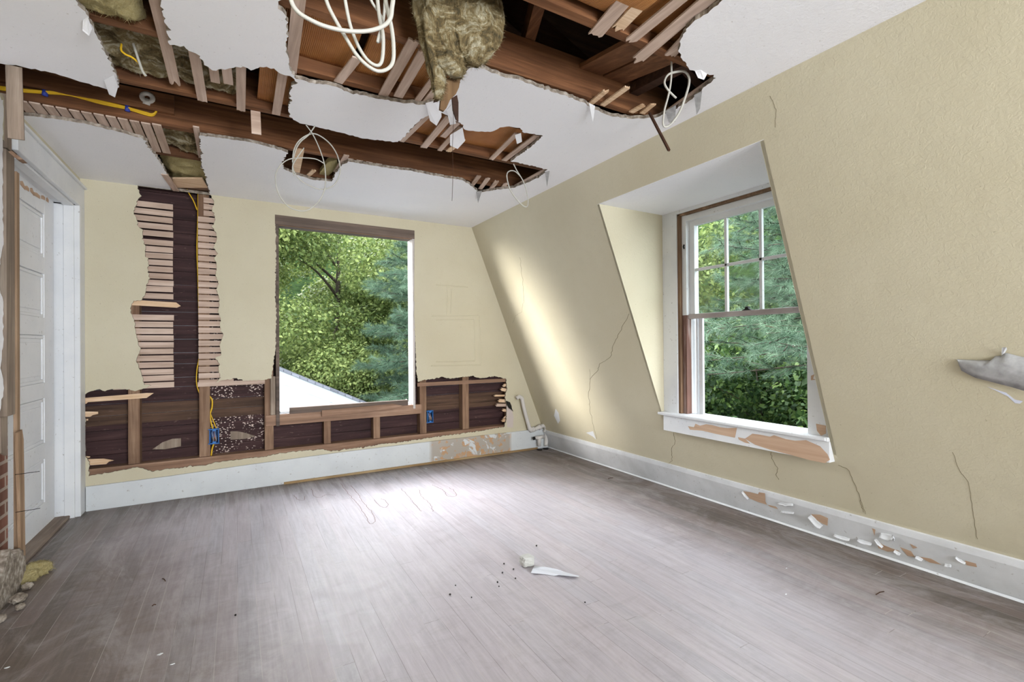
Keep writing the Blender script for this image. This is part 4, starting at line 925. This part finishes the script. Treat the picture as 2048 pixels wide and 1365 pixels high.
bed(-.80, .10, 3.372, 3.80, ZJ+.03, 'mouldy green-brown insulation above the tall wall gap', 24, amp=.05)
bed(-.45, .15, 3.852, 4.46, ZJ+.02, 'tan insulation tucked against the back wall at the top of the gap', 25, M_ins2, .03)
# cables on the ceiling
yj = 3.318
def yc(pts, Y): return [oy(x, y, Y) for x, y in pts]
for k_, (dy_, lab) in enumerate(((-1.5, 'upper'), (1.2, 'middle'), (3.6, 'lower'))):
    pts = [(-30,166+dy_),(0,175+dy_),(45,180+dy_*.8),(90,184+dy_*.6),(140,187+dy_),(200,203+dy_),(255,216+dy_*.6),(290,226+dy_*.8),(305,229+dy_*.6),(313,222),(316-k_,208),(312-k_*1.2,196),(309-k_,184)]
    o = cable('yellow_cable', yc(pts, yj-.012+.004*k_), .0052, M_cable_y, 'yellow cable tied along the dark joist, %s strand of three' % lab, grp='tied yellow cables on the joist')
for (x, y), lab in (((90,185), 'nearer the left edge'), ((255,216), 'near the porcelain knob')):
    a = oy(x, y-5, yj-.008); c = oy(x, y+7, yj-.008); b = MB(); b.tube([a, c], .013, seg=10, flat=.75); tag(b.build('cable_tie', M_tie, None, True), 'blue tie around the yellow cables, %s' % lab, 'cable tie', 'blue cable ties')
b = MB(); p = oy(295,196,3.30); pts = [p+Vector((.024*math.cos(a), -.002, .022*math.sin(a))) for a in [k*math.pi/8 for k in range(16)]]
b.tube(pts, .013, closed=True, seg=10); b.tube([p+Vector((0, .0, -.01)), p+Vector((-.005, 0, -.04))], .018, seg=10); tag(b.build('insulator_knob', M_pale, None, True), 'white porcelain ring insulator on the dark joist', 'insulator')
cable('yellow_cable', [oy(x, y, 2.60) for x, y in ((250,55),(246,75),(242,98),(250,108),(266,116),(280,130),(290,152))], .0042, M_cable_y, 'small bent yellow cable in the dirty insulation at upper left')
cable('white_cable', [oy(x, y, 2.58) for x, y in ((256,58),(266,86),(277,120),(285,142),(292,152))], .0052, M_cable_w, 'straight white cable beside the small yellow one at upper left')
# white cable coils
YC = 1.12
cab = empty('cable_coil', (.45, YC, 2.1)); tag(cab, 'big coil of thick white cable hanging at the top left of centre', 'cable coil', 'white cable coils')
def coil(pts, Y, r, parent, name='cable_loop', flat=.8, dY=0.):
    P = [oy(x, y, Y+dY*i) for i, (x, y) in enumerate(pts)]; b = MB(); b.tube(smooth_line(P, 10), r, seg=10, flat=flat)
    child_at(b.build(name, M_cable_w, None, True), parent)
coil([(588,-80),(582,-30),(582,0),(596,24),(625,42),(655,54),(695,62),(735,62),(765,53),(780,38),(784,15),(786,-10),(780,-60)], YC, .0056, cab)
coil([(640,-80),(648,-20),(656,10),(672,42),(692,76),(712,108),(733,130),(755,142),(775,138),(786,122),(787,90),(783,55),(775,20),(768,-20),(765,-70)], YC+.03, .0051, cab)
coil([(684,-80),(688,-20),(693,15),(702,55),(718,95),(735,120),(752,131),(762,126),(766,105),(766,70),(760,40),(756,10),(752,-40)], YC+.05, .0048, cab)
coil([(720,-60),(742,0),(756,22),(764,38),(764,55),(758,72),(755,85)], YC+.06, .004, cab)
coil([(775,-60),(770,0),(768,30),(763,60),(758,84)], YC+.07, .004, cab)
YC2 = 2.84
cab = empty('cable_coil', oz(620, 256)); tag(cab, 'round loose loop of thin white cable above the empty window opening', 'cable coil', 'white cable coils')
coil([(630,252),(617,270),(600,285),(590,305),(586,335),(598,358),(620,372),(645,379),(668,370),(680,345),(676,315),(662,290),(640,272),(622,268),(600,280),(588,300),(585,325)], YC2, .0035, cab)
coil([(612,250),(625,268),(638,295),(648,325),(651,350),(650,375),(640,400),(620,418),(600,422),(575,412),(556,385),(551,355),(558,335),(575,320),(600,316),(630,318),(648,327)], YC2-.02, .0034, cab)
coil([(608,296),(586,330),(588,352)], YC2-.03, .003, cab)
YC3 = 2.78
cab = empty('cable_coil', oz(1033, 335)); tag(cab, 'small white cable loop at the right end of the long joist', 'cable coil', 'white cable coils')
coil([(1027,328),(1034,342),(1045,360),(1052,378),(1056,398),(1055,412),(1048,413),(1036,402),(1022,383),(1015,362),(1014,348),(1020,342),(1030,343),(1040,352)], YC3, .0044, cab)
YC4 = 1.50
cab = empty('cable_coil', oz(1343, 116)); tag(cab, 'white cable loop hanging from the right-hand ceiling hole', 'cable coil', 'white cable coils')
coil([(1343,100),(1343,130),(1342,160),(1337,190),(1329,220),(1326,245),(1330,254),(1342,248),(1358,226),(1370,196),(1378,168),(1377,152),(1368,143),(1352,144),(1336,150),(1329,165),(1336,180),(1352,196)], YC4, .0055, cab)
# torn paint and plaster flaps along the ceiling edges
def cflap(pxs, dzs, label=None, mat=M_white):
    P = [oz(x, y, H-.001) - Vector((0, 0, d_)) for (x, y), d_ in zip(pxs, dzs)]
    b = MB(); b.prism(P, (0, 0, -.0015)); o = b.build('plaster_flap', mat, ceil)
    if label: o['label'] = label
cflap([(208,160),(228,150),(236,165),(230,182),(218,180)], [0, 0, .02, .03, .02])
cflap([(166,40),(176,34),(184,52),(178,58),(165,50)], [0, 0, .01, .025, .02])
cflap([(1178,206),(1190,212),(1186,234)], [0, 0, .03])
cflap([(1388,190),(1404,182),(1400,205),(1393,214)], [0, 0, .03, .04], mat=M_peel)
cflap([(1330,222),(1352,210),(1350,236),(1338,238)], [0, 0, .02, .02], mat=M_peel)
cflap([(952,384),(964,382),(956,399)], [0, 0, .03], mat=M_peel)
cflap([(1090,344),(1099,342),(1094,366)], [0, 0, .03], mat=M_peel)
cflap([(851,206),(868,202),(882,206),(883,226),(873,240),(860,234)], [0, 0, 0, .02, .03, .02], 'white plaster scrap dangling below the insulation')
cflap([(893,220),(906,205),(912,240),(900,246)], [0, 0, .02, .01])
cflap([(900,270),(925,255),(930,275),(915,288),(900,284)], [.0, 0, .02, .03, .02])
cflap([(1390,142),(1402,140),(1414,148),(1408,154),(1396,150)], [0, 0, 0, .012, .012])
cflap([(1030,270),(1042,266),(1044,280),(1034,284)], [0, 0, .01, .012])

# ================================================================== LEFT FOREGROUND
PY0, PY1 = ox(13,600,XL+.012).y, ox(30,600,XL+.012).y
b = MB(); b.box((XL-.02, PY0, .86), (XL+.012, PY1, 2.17)); tag(b.build('door_post', M_oldwood, bevel=.003), 'weathered grey upright door post stripped of its trim at the left edge', 'post')
b = MB(); b.box((XL-.02, PY0+.02, 2.18), (XL+.01, PY1-.03, H+.02)); tag(b.build('post_block', M_oldwood), 'grey wood block above the stripped door post', 'block')
b = MB(); b.prism([oy(x, y, 3.2) for x, y in ((16,303),(24,302),(46,319),(36,319),(28,314))], (0, .06, 0)); tag(b.build('broken_board', M_stud), 'split reddish brown wood wedge on top of the door post', 'wood scrap')
b = MB(); b.box((-.985, ox(34,600,-.97).y, .0), (-.97, ox(39.5,600,-.97).y, 2.1)); tag(b.build('side_jamb', wood('fresh_jamb_wood', srgb(100, 78, 58), srgb(140, 114, 90), srgb(180, 154, 128), 'z')), 'long thin brown side jamb at the left of the white door', 'jamb')
b = MB(); P = [ox(x, y, XL+.03) for x, y in ((30,866),(38,860),(41,880),(43,1000),(45,1148),(37,1148),(33,1000),(30,900))]; b.prism(P, (.012, 0, 0)); tag(b.build('leaning_lath', bpy.data.materials['fresh_jamb_wood']), 'split lath standing on the floor against the left of the white door', 'lath')
b = MB(); P = [ox(x, y, XL+.05) for x, y in ((38,862),(48,874),(42,872),(50,884),(38,880))]; b.prism(P, (.002, 0, 0)); 
for (p1, p2) in (((41,949),(62,946)),((42,1024),(54,1023))):
    a = ox(*p1, XL+.05); c = ox(*p2, XL+.05); c = a+Vector((.07, .0, .004)); b = MB(); b.tube([a-Vector((.02, 0, 0)), c], .0016, seg=6); tag(b.build('nail', M_dbox), 'thin nail sticking out of the leaning lath, %s one' % ('upper' if p1[1] < 1000 else 'lower'), 'nail', 'nails in the leaning lath')
b = MB(); b.box((-1.26, 2.5, 0), (-1.03, 3.46, .88)); tag(b.build('brick_chimney', M_brick), 'old red brick chimney exposed low at the left edge', 'chimney')
b = MB(); b.prism([(XL-.03, 3.285, .68), (XL-.02, 3.32, .66), (XL-.02, 3.33, .87), (XL-.03, 3.28, .86)], (.01, 0, 0)); tag(b.build('broken_lath', M_oldwood), 'brown splintered lath beside the exposed bricks', 'lath')
# rubble by the wall
def rock(c, r, seed, name, mat, label, cat, grp=None, sq=(1, 1, 1), amp=.3, cubic=False, parent=None):
    bm = bmesh.new(); bmesh.ops.create_icosphere(bm, subdivisions=3, radius=1)
    for v in bm.verts:
        p = v.co.copy()
        if cubic:
            k = max(abs(p.x), abs(p.y), abs(p.z)); p = p*(.75/k)*.8+p*.35
        n = noise.fractal(p*2.2+Vector((seed*5.3, 0, 0)), 1, 2, 4)*amp; p = p*(1+n); v.co = Vector((c[0]+p.x*r*sq[0], c[1]+p.y*r*sq[1], c[2]+p.z*r*sq[2]))
    me = bpy.data.meshes.new(name); bm.to_mesh(me); bm.free(); me.materials.append(mat); o = bpy.data.objects.new(name, me); C.objects.link(o)
    mz_ = min(v.co.z for v in me.vertices); 
    if parent is None:
        for v in me.vertices: v.co.z += -mz_+.0005+ (c[2]-r*sq[2]*1.0 if c[2] > r*sq[2]*1.4 else 0)
    return tag(o, label, cat, grp)
b = MB(); P = [(-.96, y, z) for y, z in ((2.8,.0),(3.36,.0),(3.36,.10),(3.33,.17),(3.27,.20),(3.22,.16),(3.17,.24),(3.13,.21),(3.08,.16),(3.0,.14),(2.8,.12))]
P = [(x, yy, zz) for (x, yy, zz) in P]; mbx = sheet(rough([(p[1], p[2]) for p in P], .015, .008, 31), [], lambda u, v: (-.935, u, v), (-.04, 0, 0)); tag(mbx.build('plaster_slab', [M_coat, M_coat]), 'jagged grey slab of broken plaster leaning at the bottom of the left wall', 'plaster slab')
for i, (x, y, r) in enumerate(((-.90, 3.25, .022), (-.89, 3.1, .03), (-.86, 3.02, .018), (-.90, 2.92, .026))):
    rock((x, y, r*.5), r, 40+i, 'plaster_crumb', M_coat, 'grey plaster crumb at the foot of the left wall, %s from the door' % ordn(i), 'plaster crumb', 'plaster crumbs at the left wall', (1, 1, .7))
b = MB(); st_ = [(oz(96,1138,0)+Vector((0, 0, .012)), .01, .006), (oz(84,1143,0)+Vector((0, 0, .030)), .05, .028), (oz(70,1152,0)+Vector((0, 0, .038)), .055, .038), (oz(52,1164,0)+Vector((0, 0, .030)), .045, .030), (oz(42,1176,0)+Vector((0, 0, .014)), .02, .01)]
lump('insulation_tuft', st_, M_ins2, 'fluffy yellow insulation tuft on the floor by the door', 'insulation', 55, .45, 22, 26, 7, 2400)
# ================================================================== FLOOR DEBRIS
p = oz(1054,1132,0); rock((p.x, p.y, .028), .036, 3, 'plaster_chunk', plain('grey_plaster_chunk', srgb(186, 186, 182), .9), 'grey block of broken plaster lying in the middle of the floor', 'plaster chunk', None, (1.05, .9, .8), .18, True)
b = MB(); P = [oz(x, y, .0) for x, y in ((1069,1136),(1090,1140),(1112,1143),(1128,1146),(1150,1153),(1158,1157),(1140,1158),(1118,1154),(1108,1153),(1090,1150),(1062,1150),(1066,1143))]
P = [Vector((q.x, q.y, .006+.006*math.sin(i*1.3))) for i, q in enumerate(P)]; b.prism(P, (0, 0, .003)); tag(b.build('paint_sliver', M_siding), 'long pointed white paint sliver beside the grey plaster block', 'paint sliver')
crumbs = [(1073,1094,.0045),(1008,1130,.004),(1027,1141,.004),(1005,1148,.004),(1031,1159,.0035),(995,1167,.004),(998,1175,.003),(900,1192,.0045),(911,1173,.003),(1170,1207,.003),(471,1233,.004),(943,1197,.003)]
for i, (x, y, r) in enumerate(crumbs):
    p = oz(x, y, 0); rock((p.x, p.y, r*.6), r, 60+i, 'crumb', M_dbox, 'tiny dark crumb on the floor near the plaster block, %s from the back wall' % ordn(i) if i else 'dark crumb on the floor just behind the grey plaster block', 'crumb', 'dark crumbs on the floor')
chips = [(582,1127,.006,.003,'left of the floor centre'),(320,1310,.010,.006,'toward the lower left'),(345,1330,.008,.003,'beside the lower left one'),(14,1337,.008,.004,'in the lower left corner'),(1573,1138,.008,.003,'near the right baseboard, upper'),(1572,1190,.009,.004,'near the right baseboard, lower'),(648,1020,.02,.003,'in front of the window wall'),(852,938,.008,.004,'at the stained joints by the back baseboard')]
for i, (x, y, a_, c_, lab) in enumerate(chips):
    p = oz(x, y, 0); b = MB(); b.prism([(p.x-a_, p.y, .0005), (p.x, p.y-c_, .0005), (p.x+a_, p.y+c_*.3, .0005), (p.x+a_*.2, p.y+c_, .0005)], (0, 0, .002)); tag(b.build('paint_chip', M_trim), 'small white paint chip on the floor, '+lab, 'paint chip', 'white paint chips on the floor')
splits = [(325,1158,331,1163),(304,1213,312,1210),(1752,1190,1768,1184),(1216,958,1226,956)]
for i, (a_, b_, c_, d_) in enumerate(splits):
    p = oz(a_, b_, .003); q2 = oz(c_, d_, .003); b = MB(); b.tube([p, (p+q2)/2+Vector((0, 0, .004)), q2], .0022, seg=5); tag(b.build('wood_splinter', M_dark), 'short dark splinter on the floor, '+('left of centre, upper', 'left of centre, lower', 'near the right baseboard', 'at the right by the back corner')[i], 'splinter', 'dark splinters on the floor')
# dried water rings
b = MB()
rings = [[(588,991),(596,1000),(608,1001),(610,993)],[(623,978),(628,992),(640,996),(652,990),(668,991),(671,990)],[(682,968),(690,980),(704,996),(715,1008),(724,1022),(734,1036),(737,1046),(746,1048),(750,1040),(746,1028),(736,1016),(724,1002),(716,988),(700,972)],[(748,1000),(757,1010),(768,1016),(776,1012),(772,1003),(762,998)],[(802,978),(812,988),(822,1000),(832,1012),(842,1024)],[(838,980),(842,992),(854,1003),(862,1012),(866,1024)],[(864,970),(876,976),(888,982),(894,992),(904,994),(912,992),(908,982),(898,976)]]
rg = random.Random(9)
for r_ in rings:
    pts = smooth_line([oz(x, y, .0004) for x, y in r_], 6); pts = [p+Vector((rg.uniform(-.004, .004), rg.uniform(-.004, .004), 0)) for p in pts]
    b.tube(pts, .0028, seg=4, flat=.1) if False else None
    for i in range(len(pts)-1):
        a, c = pts[i], pts[i+1]; n = Vector((-(c-a).y, (c-a).x, 0)).normalized()*.0022; z_ = Vector((0, 0, .0006)); b.add([a+n+z_, c+n+z_, c-n+z_, a-n+z_], [(0, 1, 2, 3)])
o = b.build('water_stain', plain('dried_stain', srgb(134, 116, 112), .6), floor); o['label'] = 'thin brown outlines of dried water stains'

# ================================================================== OUTSIDE
b = MB()
# garden ground below the upstairs room and a wooded bank behind
G = 60
def gz(x, y):
    d1 = max(0, y-13.5); d2 = max(0, x-12)
    return -3.4 + min(12., 1.1*d1) + (min(11, 1.3*d2) if y < 15 else 0) + .25*noise.noise(Vector((x*.3, y*.3, 0)))
for i in range(G+1):
    for j in range(G+1):
        x = -14+44*i/G; y = -10+44*j/G
        b.v.append((x, y, gz(x, y)))
for i in range(G):
    for j in range(G):
        if -14+44*(i+1)/G < XF+.8 and -10+44*(j+1)/G < D+.6: pass
        b.f.append((i*(G+1)+j, (i+1)*(G+1)+j, (i+1)*(G+1)+j+1, i*(G+1)+j+1)); b.m.append(0)
gr = b.build('ground', M_ground, None, True); struct(gr)

def leafcloud(name, blobs, n, size, mat, seed, parent, up=.5, aspect=.6, tint=(0., 1.), density_r=(.72, 1.08)):
    r = np.random.default_rng(seed)
    blobs = np.array(blobs, float)          # cx,cy,cz,rx,ry,rz
    wts = (blobs[:, 3]*blobs[:, 5]+blobs[:, 3]*blobs[:, 4]); wts /= wts.sum()
    k = r.choice(len(blobs), n, p=wts); B = blobs[k]
    d = r.normal(size=(n, 3)); d /= np.linalg.norm(d, axis=1)[:, None]
    rad = r.uniform(*density_r, n)[:, None]
    bump_ = (1+.16*np.sin(d[:, :1]*9+k[:, None])*np.sin(d[:, 1:2]*8+k[:, None]*2)*np.cos(d[:, 2:]*7))
    p = B[:, :3]+d*B[:, 3:]*rad*bump_
    nrm = d*.6+r.normal(size=(n, 3))*.55+np.array([0, 0, up]); nrm /= np.linalg.norm(nrm, axis=1)[:, None]
    t = np.cross(nrm, r.normal(size=(n, 3))); t /= np.linalg.norm(t, axis=1)[:, None]; t[:, 2] -= .25; t /= np.linalg.norm(t, axis=1)[:, None]
    s = np.cross(nrm, t); s /= np.linalg.norm(s, axis=1)[:, None]
    L = (size*r.uniform(.6, 1.25, n))[:, None]; Wd = L*aspect
    v = np.stack([p-t*L*.5, p-t*L*.1+s*Wd*.5, p+t*L*.5, p-t*L*.1-s*Wd*.5], 1).reshape(-1, 3)
    me = bpy.data.meshes.new(name); me.vertices.add(4*n); me.vertices.foreach_set('co', v.ravel())
    me.loops.add(4*n); me.loops.foreach_set('vertex_index', np.arange(4*n)); me.polygons.add(n); me.polygons.foreach_set('loop_start', np.arange(0, 4*n, 4)); me.polygons.foreach_set('loop_total', np.full(n, 4))
    at = me.attributes.new('tint', 'FLOAT', 'FACE'); at.data.foreach_set('value', np.clip(r.normal((tint[0]+tint[1])/2, (tint[1]-tint[0])/3.2, n)+.12*np.sin(k*1.7), 0, 1))
    me.materials.append(mat); me.update(calc_edges=True)
    o = bpy.data.objects.new(name, me); C.objects.link(o); o.parent = parent; return o
def trunk(parent, x, y, z0, z1, r0, mat=M_bark, branches=5, seed=0, spread=1.5):
    b = MB(); rt = random.Random(seed)
    pts = smooth_line([(x, y, z0), (x+rt.uniform(-.1, .1), y, z0+(z1-z0)*.4), (x+rt.uniform(-.2, .2), y+rt.uniform(-.2, .2), z1)], 6)
    b.tube(pts, r0, taper=lambda t: 1-.75*t, seg=9); tk = b.build('trunk', mat, parent, True)
    if branches:
        b = MB()
        for i in range(branches):
            t = rt.uniform(.3, .9); q = Vector((x, y, z0+(z1-z0)*t)); a = rt.uniform(0, 6.28); L = spread*rt.uniform(.6, 1.1)
            b.tube(smooth_line([q, q+Vector((math.cos(a)*L*.5, math.sin(a)*L*.5, L*.35)), q+Vector((math.cos(a)*L, math.sin(a)*L, L*.5))], 4), r0*.35, taper=lambda u: 1-.8*u, seg=6)
        b.build('branches', mat, tk, True)
def broadleaf(x, y, z0, z1, rad, n, seed, label, mat=M_leaf, size=.13, grp='leafy trees behind the house', tint=(0, 1), nb=26, cat='tree', name='leafy_tree'):
    e = empty(name, (x, y, z0)); tag(e, label, cat, grp); rt = random.Random(seed); bl = []
    for i in range(nb):
        a = rt.uniform(0, 6.28); rr_ = rad*math.sqrt(rt.random())*.85; zz = z0+(z1-z0)*(.22+.75*rt.random()) if cat == 'tree' else z0+(z1-z0)*rt.uniform(.1, .85); k = 1-.35*abs((zz-z0)/(z1-z0)-.5)
        q = rad*rt.uniform(.26, .42)
        bl.append((math.cos(a)*rr_*k, math.sin(a)*rr_*k, zz-z0, q, q, q*.72))
    leafcloud('foliage', bl, n, size, mat, seed, e, tint=tint)
    trunk(e, 0, 0, 0, (z1-z0)*.8, .14 if cat == 'tree' else .05, seed=seed, spread=rad*.7); return e
TS = 'leafy trees seen through the empty window opening'
broadleaf(-.2, 13.2, -3.2, 6.4, 2.9, 62000, 101, 'tall yellow-green tree at the left of the empty window view', tint=(.3, 1.1), size=.105, grp=TS)
broadleaf(2.6, 14.6, -2.4, 7.6, 3.1, 62000, 102, 'tall green tree at the top centre of the empty window view', tint=(.2, .95), size=.105, grp=TS)
broadleaf(6.2, 15.6, -1.6, 7.6, 3.2, 26000, 103, 'leafy tree behind the pine in the empty window view', tint=(.1, .8), size=.105, grp=TS)
broadleaf(-3.4, 14.5, -2.6, 6.0, 3.0, 14000, 104, 'leafy tree left of the view through the empty window', size=.16, grp=TS)
broadleaf(2.9, 11.6, -3.4, 1.75, 1.9, 40000, 105, 'bright vine-covered bush in the middle of the empty window view', tint=(.35, 1.15), size=.085, cat='bush', name='vine_bush', grp='bushes behind the white gable')
broadleaf(.9, 12.2, -3.4, .9, 1.8, 24000, 106, 'bush just above the roof slope of the white gable', tint=(.2, .9), size=.085, cat='bush', name='vine_bush', grp='bushes behind the white gable')
TR = 'shaded greenery seen through the sash window'
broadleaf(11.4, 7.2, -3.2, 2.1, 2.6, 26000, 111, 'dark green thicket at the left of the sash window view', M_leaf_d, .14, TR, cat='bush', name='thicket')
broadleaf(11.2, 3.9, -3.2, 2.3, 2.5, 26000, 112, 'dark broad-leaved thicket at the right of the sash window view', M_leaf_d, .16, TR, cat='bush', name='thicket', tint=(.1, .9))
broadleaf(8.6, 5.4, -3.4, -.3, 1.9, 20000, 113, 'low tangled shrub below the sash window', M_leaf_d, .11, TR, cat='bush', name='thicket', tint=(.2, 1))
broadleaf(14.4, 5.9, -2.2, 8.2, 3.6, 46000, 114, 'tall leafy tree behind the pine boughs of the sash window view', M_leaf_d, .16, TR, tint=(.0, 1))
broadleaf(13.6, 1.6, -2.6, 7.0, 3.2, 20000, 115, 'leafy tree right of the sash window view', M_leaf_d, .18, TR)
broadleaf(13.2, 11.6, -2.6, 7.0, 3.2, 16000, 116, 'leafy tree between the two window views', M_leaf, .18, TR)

def pine(x, y, z0, z1, seed, label, rmax=2.4, zmin=-2.5, nbr=60, tuft=44, ln=.15, keep=None):
    e = empty('pine_tree', (x, y, z0)); tag(e, label, 'pine tree', 'pine trees outside'); r = np.random.default_rng(seed); rt = random.Random(seed)
    b = MB(); tips = []
    for i in range(nbr):
        z = zmin+(z1-zmin)*(i+rt.random())/nbr; f = 1-(z-zmin)/(z1-zmin)*.7; L = rmax*f*rt.uniform(.75, 1.1); a = i*2.4+rt.uniform(-.3, .3)
        dx, dy = math.cos(a), math.sin(a); dr = rt.uniform(-.05, .2)
        P = [Vector((dx*L*t, dy*L*t, (z-z0)+L*(dr*t-.22*t*t+.12*t**3*1.2))) for t in [k/8 for k in range(9)]]
        b.tube(P, .022, seg=5, taper=lambda u: 1-.8*u)
        for k in range(2, 9):
            for side in (-1, 0, 1):
                if side == 0 and k < 7: continue
                base = P[k]; sl = (.28+.5*(1-k/9))*rt.uniform(.7, 1.2)*(1 if side else .35)
                sd = Vector((-dy*side+dx*.75, dx*side+dy*.75, rt.uniform(-.45, .5))).normalized()
                tip = base+sd*sl; b.tube([base, base+sd*sl*.5+Vector((0, 0, .01)), tip], .007, seg=4)
                m_ = max(1, int(sl/.12))
                for q in range(m_+1): tips.append((*(base+sd*sl*(q+.6)/(m_+.6)), *sd))
                if side:
                    for q in range(1, 3):
                        s2 = (sd+Vector((rt.uniform(-.8, .8), rt.uniform(-.8, .8), rt.uniform(-.1, .4)))).normalized(); tt = base+sd*sl*q/2.6+s2*.14; tips.append((*tt, *s2))
    b.build('branches', M_bark, e, True)
    T = np.array(tips); n = len(T)*tuft; k = np.repeat(np.arange(len(T)), tuft)
    base = T[k, :3]+r.normal(size=(n, 3))*.012-T[k, 3:]*r.uniform(0, .09, n)[:, None]
    d = T[k, 3:]*.75+r.normal(size=(n, 3))*.42+np.array([0, 0, -.02]); d /= np.linalg.norm(d, axis=1)[:, None]
    s = np.cross(d, r.normal(size=(n, 3))); s /= np.linalg.norm(s, axis=1)[:, None]
    L = (ln*r.uniform(.7, 1.15, n))[:, None]
    v = np.stack([base-s*.0026, base+s*.0026, base+d*L+np.array([0, 0, -.012])], 1).reshape(-1, 3)
    me = bpy.data.meshes.new('needles'); me.vertices.add(3*n); me.vertices.foreach_set('co', v.ravel()); me.loops.add(3*n); me.loops.foreach_set('vertex_index', np.arange(3*n)); me.polygons.add(n); me.polygons.foreach_set('loop_start', np.arange(0, 3*n, 3)); me.polygons.foreach_set('loop_total', np.full(n, 3))
    at = me.attributes.new('tint', 'FLOAT', 'FACE'); at.data.foreach_set('value', np.clip(r.normal(.5, .2, n)+.15*np.sin(k*.37), 0, 1)); me.materials.append(M_needle); me.update(calc_edges=True)
    o = bpy.data.objects.new('needles', me); C.objects.link(o); o.parent = e
    trunk(e, 0, 0, 0, z1-z0, .16, branches=0, seed=seed)
    return len(tips)
pine(4.0, 9.5, -3.4, 5.8, 7, 'soft grey-green pine at the right of the empty window view', 2.4, -2.6, 130, 36)
pine(8.7, 3.75, -3.4, 5.8, 8, 'blue-green pine whose boughs fill the upper sash', 3.0, .8, 130, 30)
# neighbour's white gable
hs = empty('garage', (-1.5, 9.0, -3.4)); tag(hs, 'white gabled outbuilding with grey shingle roof below the empty window opening', 'building')
YG = 9.0
rl0 = oy(560,742,YG); rl1 = oy(722,806,YG); sl_ = (rl1.z-rl0.z)/(rl1.x-rl0.x)
ax = rl0.x-2.6; az = rl0.z-sl_*2.6
def rz_(x): return az+sl_*(x-ax) if x > ax else az-sl_*(x-ax)
x_r = rl1.x+1.2; x_l = 2*ax-x_r
b = MB()
for i in range(24):
    z0 = -3.4+i*.17; z1 = z0+.168
    def xs_(z): return min(x_r-.15, ax+(z-az)/sl_) if z > rz_(x_r) else x_r-.15
    if z0 > az-.05: break
    xa, xb = xs_(z0), xs_(min(z1, az-.01)); b.prism([(2*ax-xa, YG-.012, z0), (xa, YG-.012, z0), (xb, YG, min(z1, az-.01)), (2*ax-xb, YG, min(z1, az-.01))], (0, .1, 0))
child_at(b.build('siding_wall', M_siding), hs)
b = MB()
for s_ in (1, -1):
    xe = ax+s_*(x_r-ax); b.prism([(ax, YG-.04, az), (xe, YG-.04, rz_(x_r)), (xe, YG-.04, rz_(x_r)-.19), (ax, YG-.04, az-.21)], (0, .03, 0))
child_at(b.build('rake_board', M_siding), hs)
b = MB()
for s_ in (1, -1):
    xe = ax+s_*(x_r-ax); b.prism([(ax, YG-.10, az+.005), (xe, YG-.10, rz_(x_r)+.005), (xe, YG-.10, rz_(x_r)+.045), (ax, YG-.10, az+.045)], (0, 4.2, 0))
child_at(b.build('roof', M_shingle), hs)
b = MB(); p0 = oy(562,798,YG-.02); p1 = oy(579,820,YG-.02); b.box((p0.x-.35, YG-.03, p1.z-.3), (p1.x, YG-.013, p0.z)); child_at(b.build('window_frame', M_siding), hs)
b = MB(); b.box((p0.x-.3, YG-.033, p1.z-.3), (p1.x-.09, YG-.031, p0.z-.1)); child_at(b.build('window_pane', M_glass), hs)
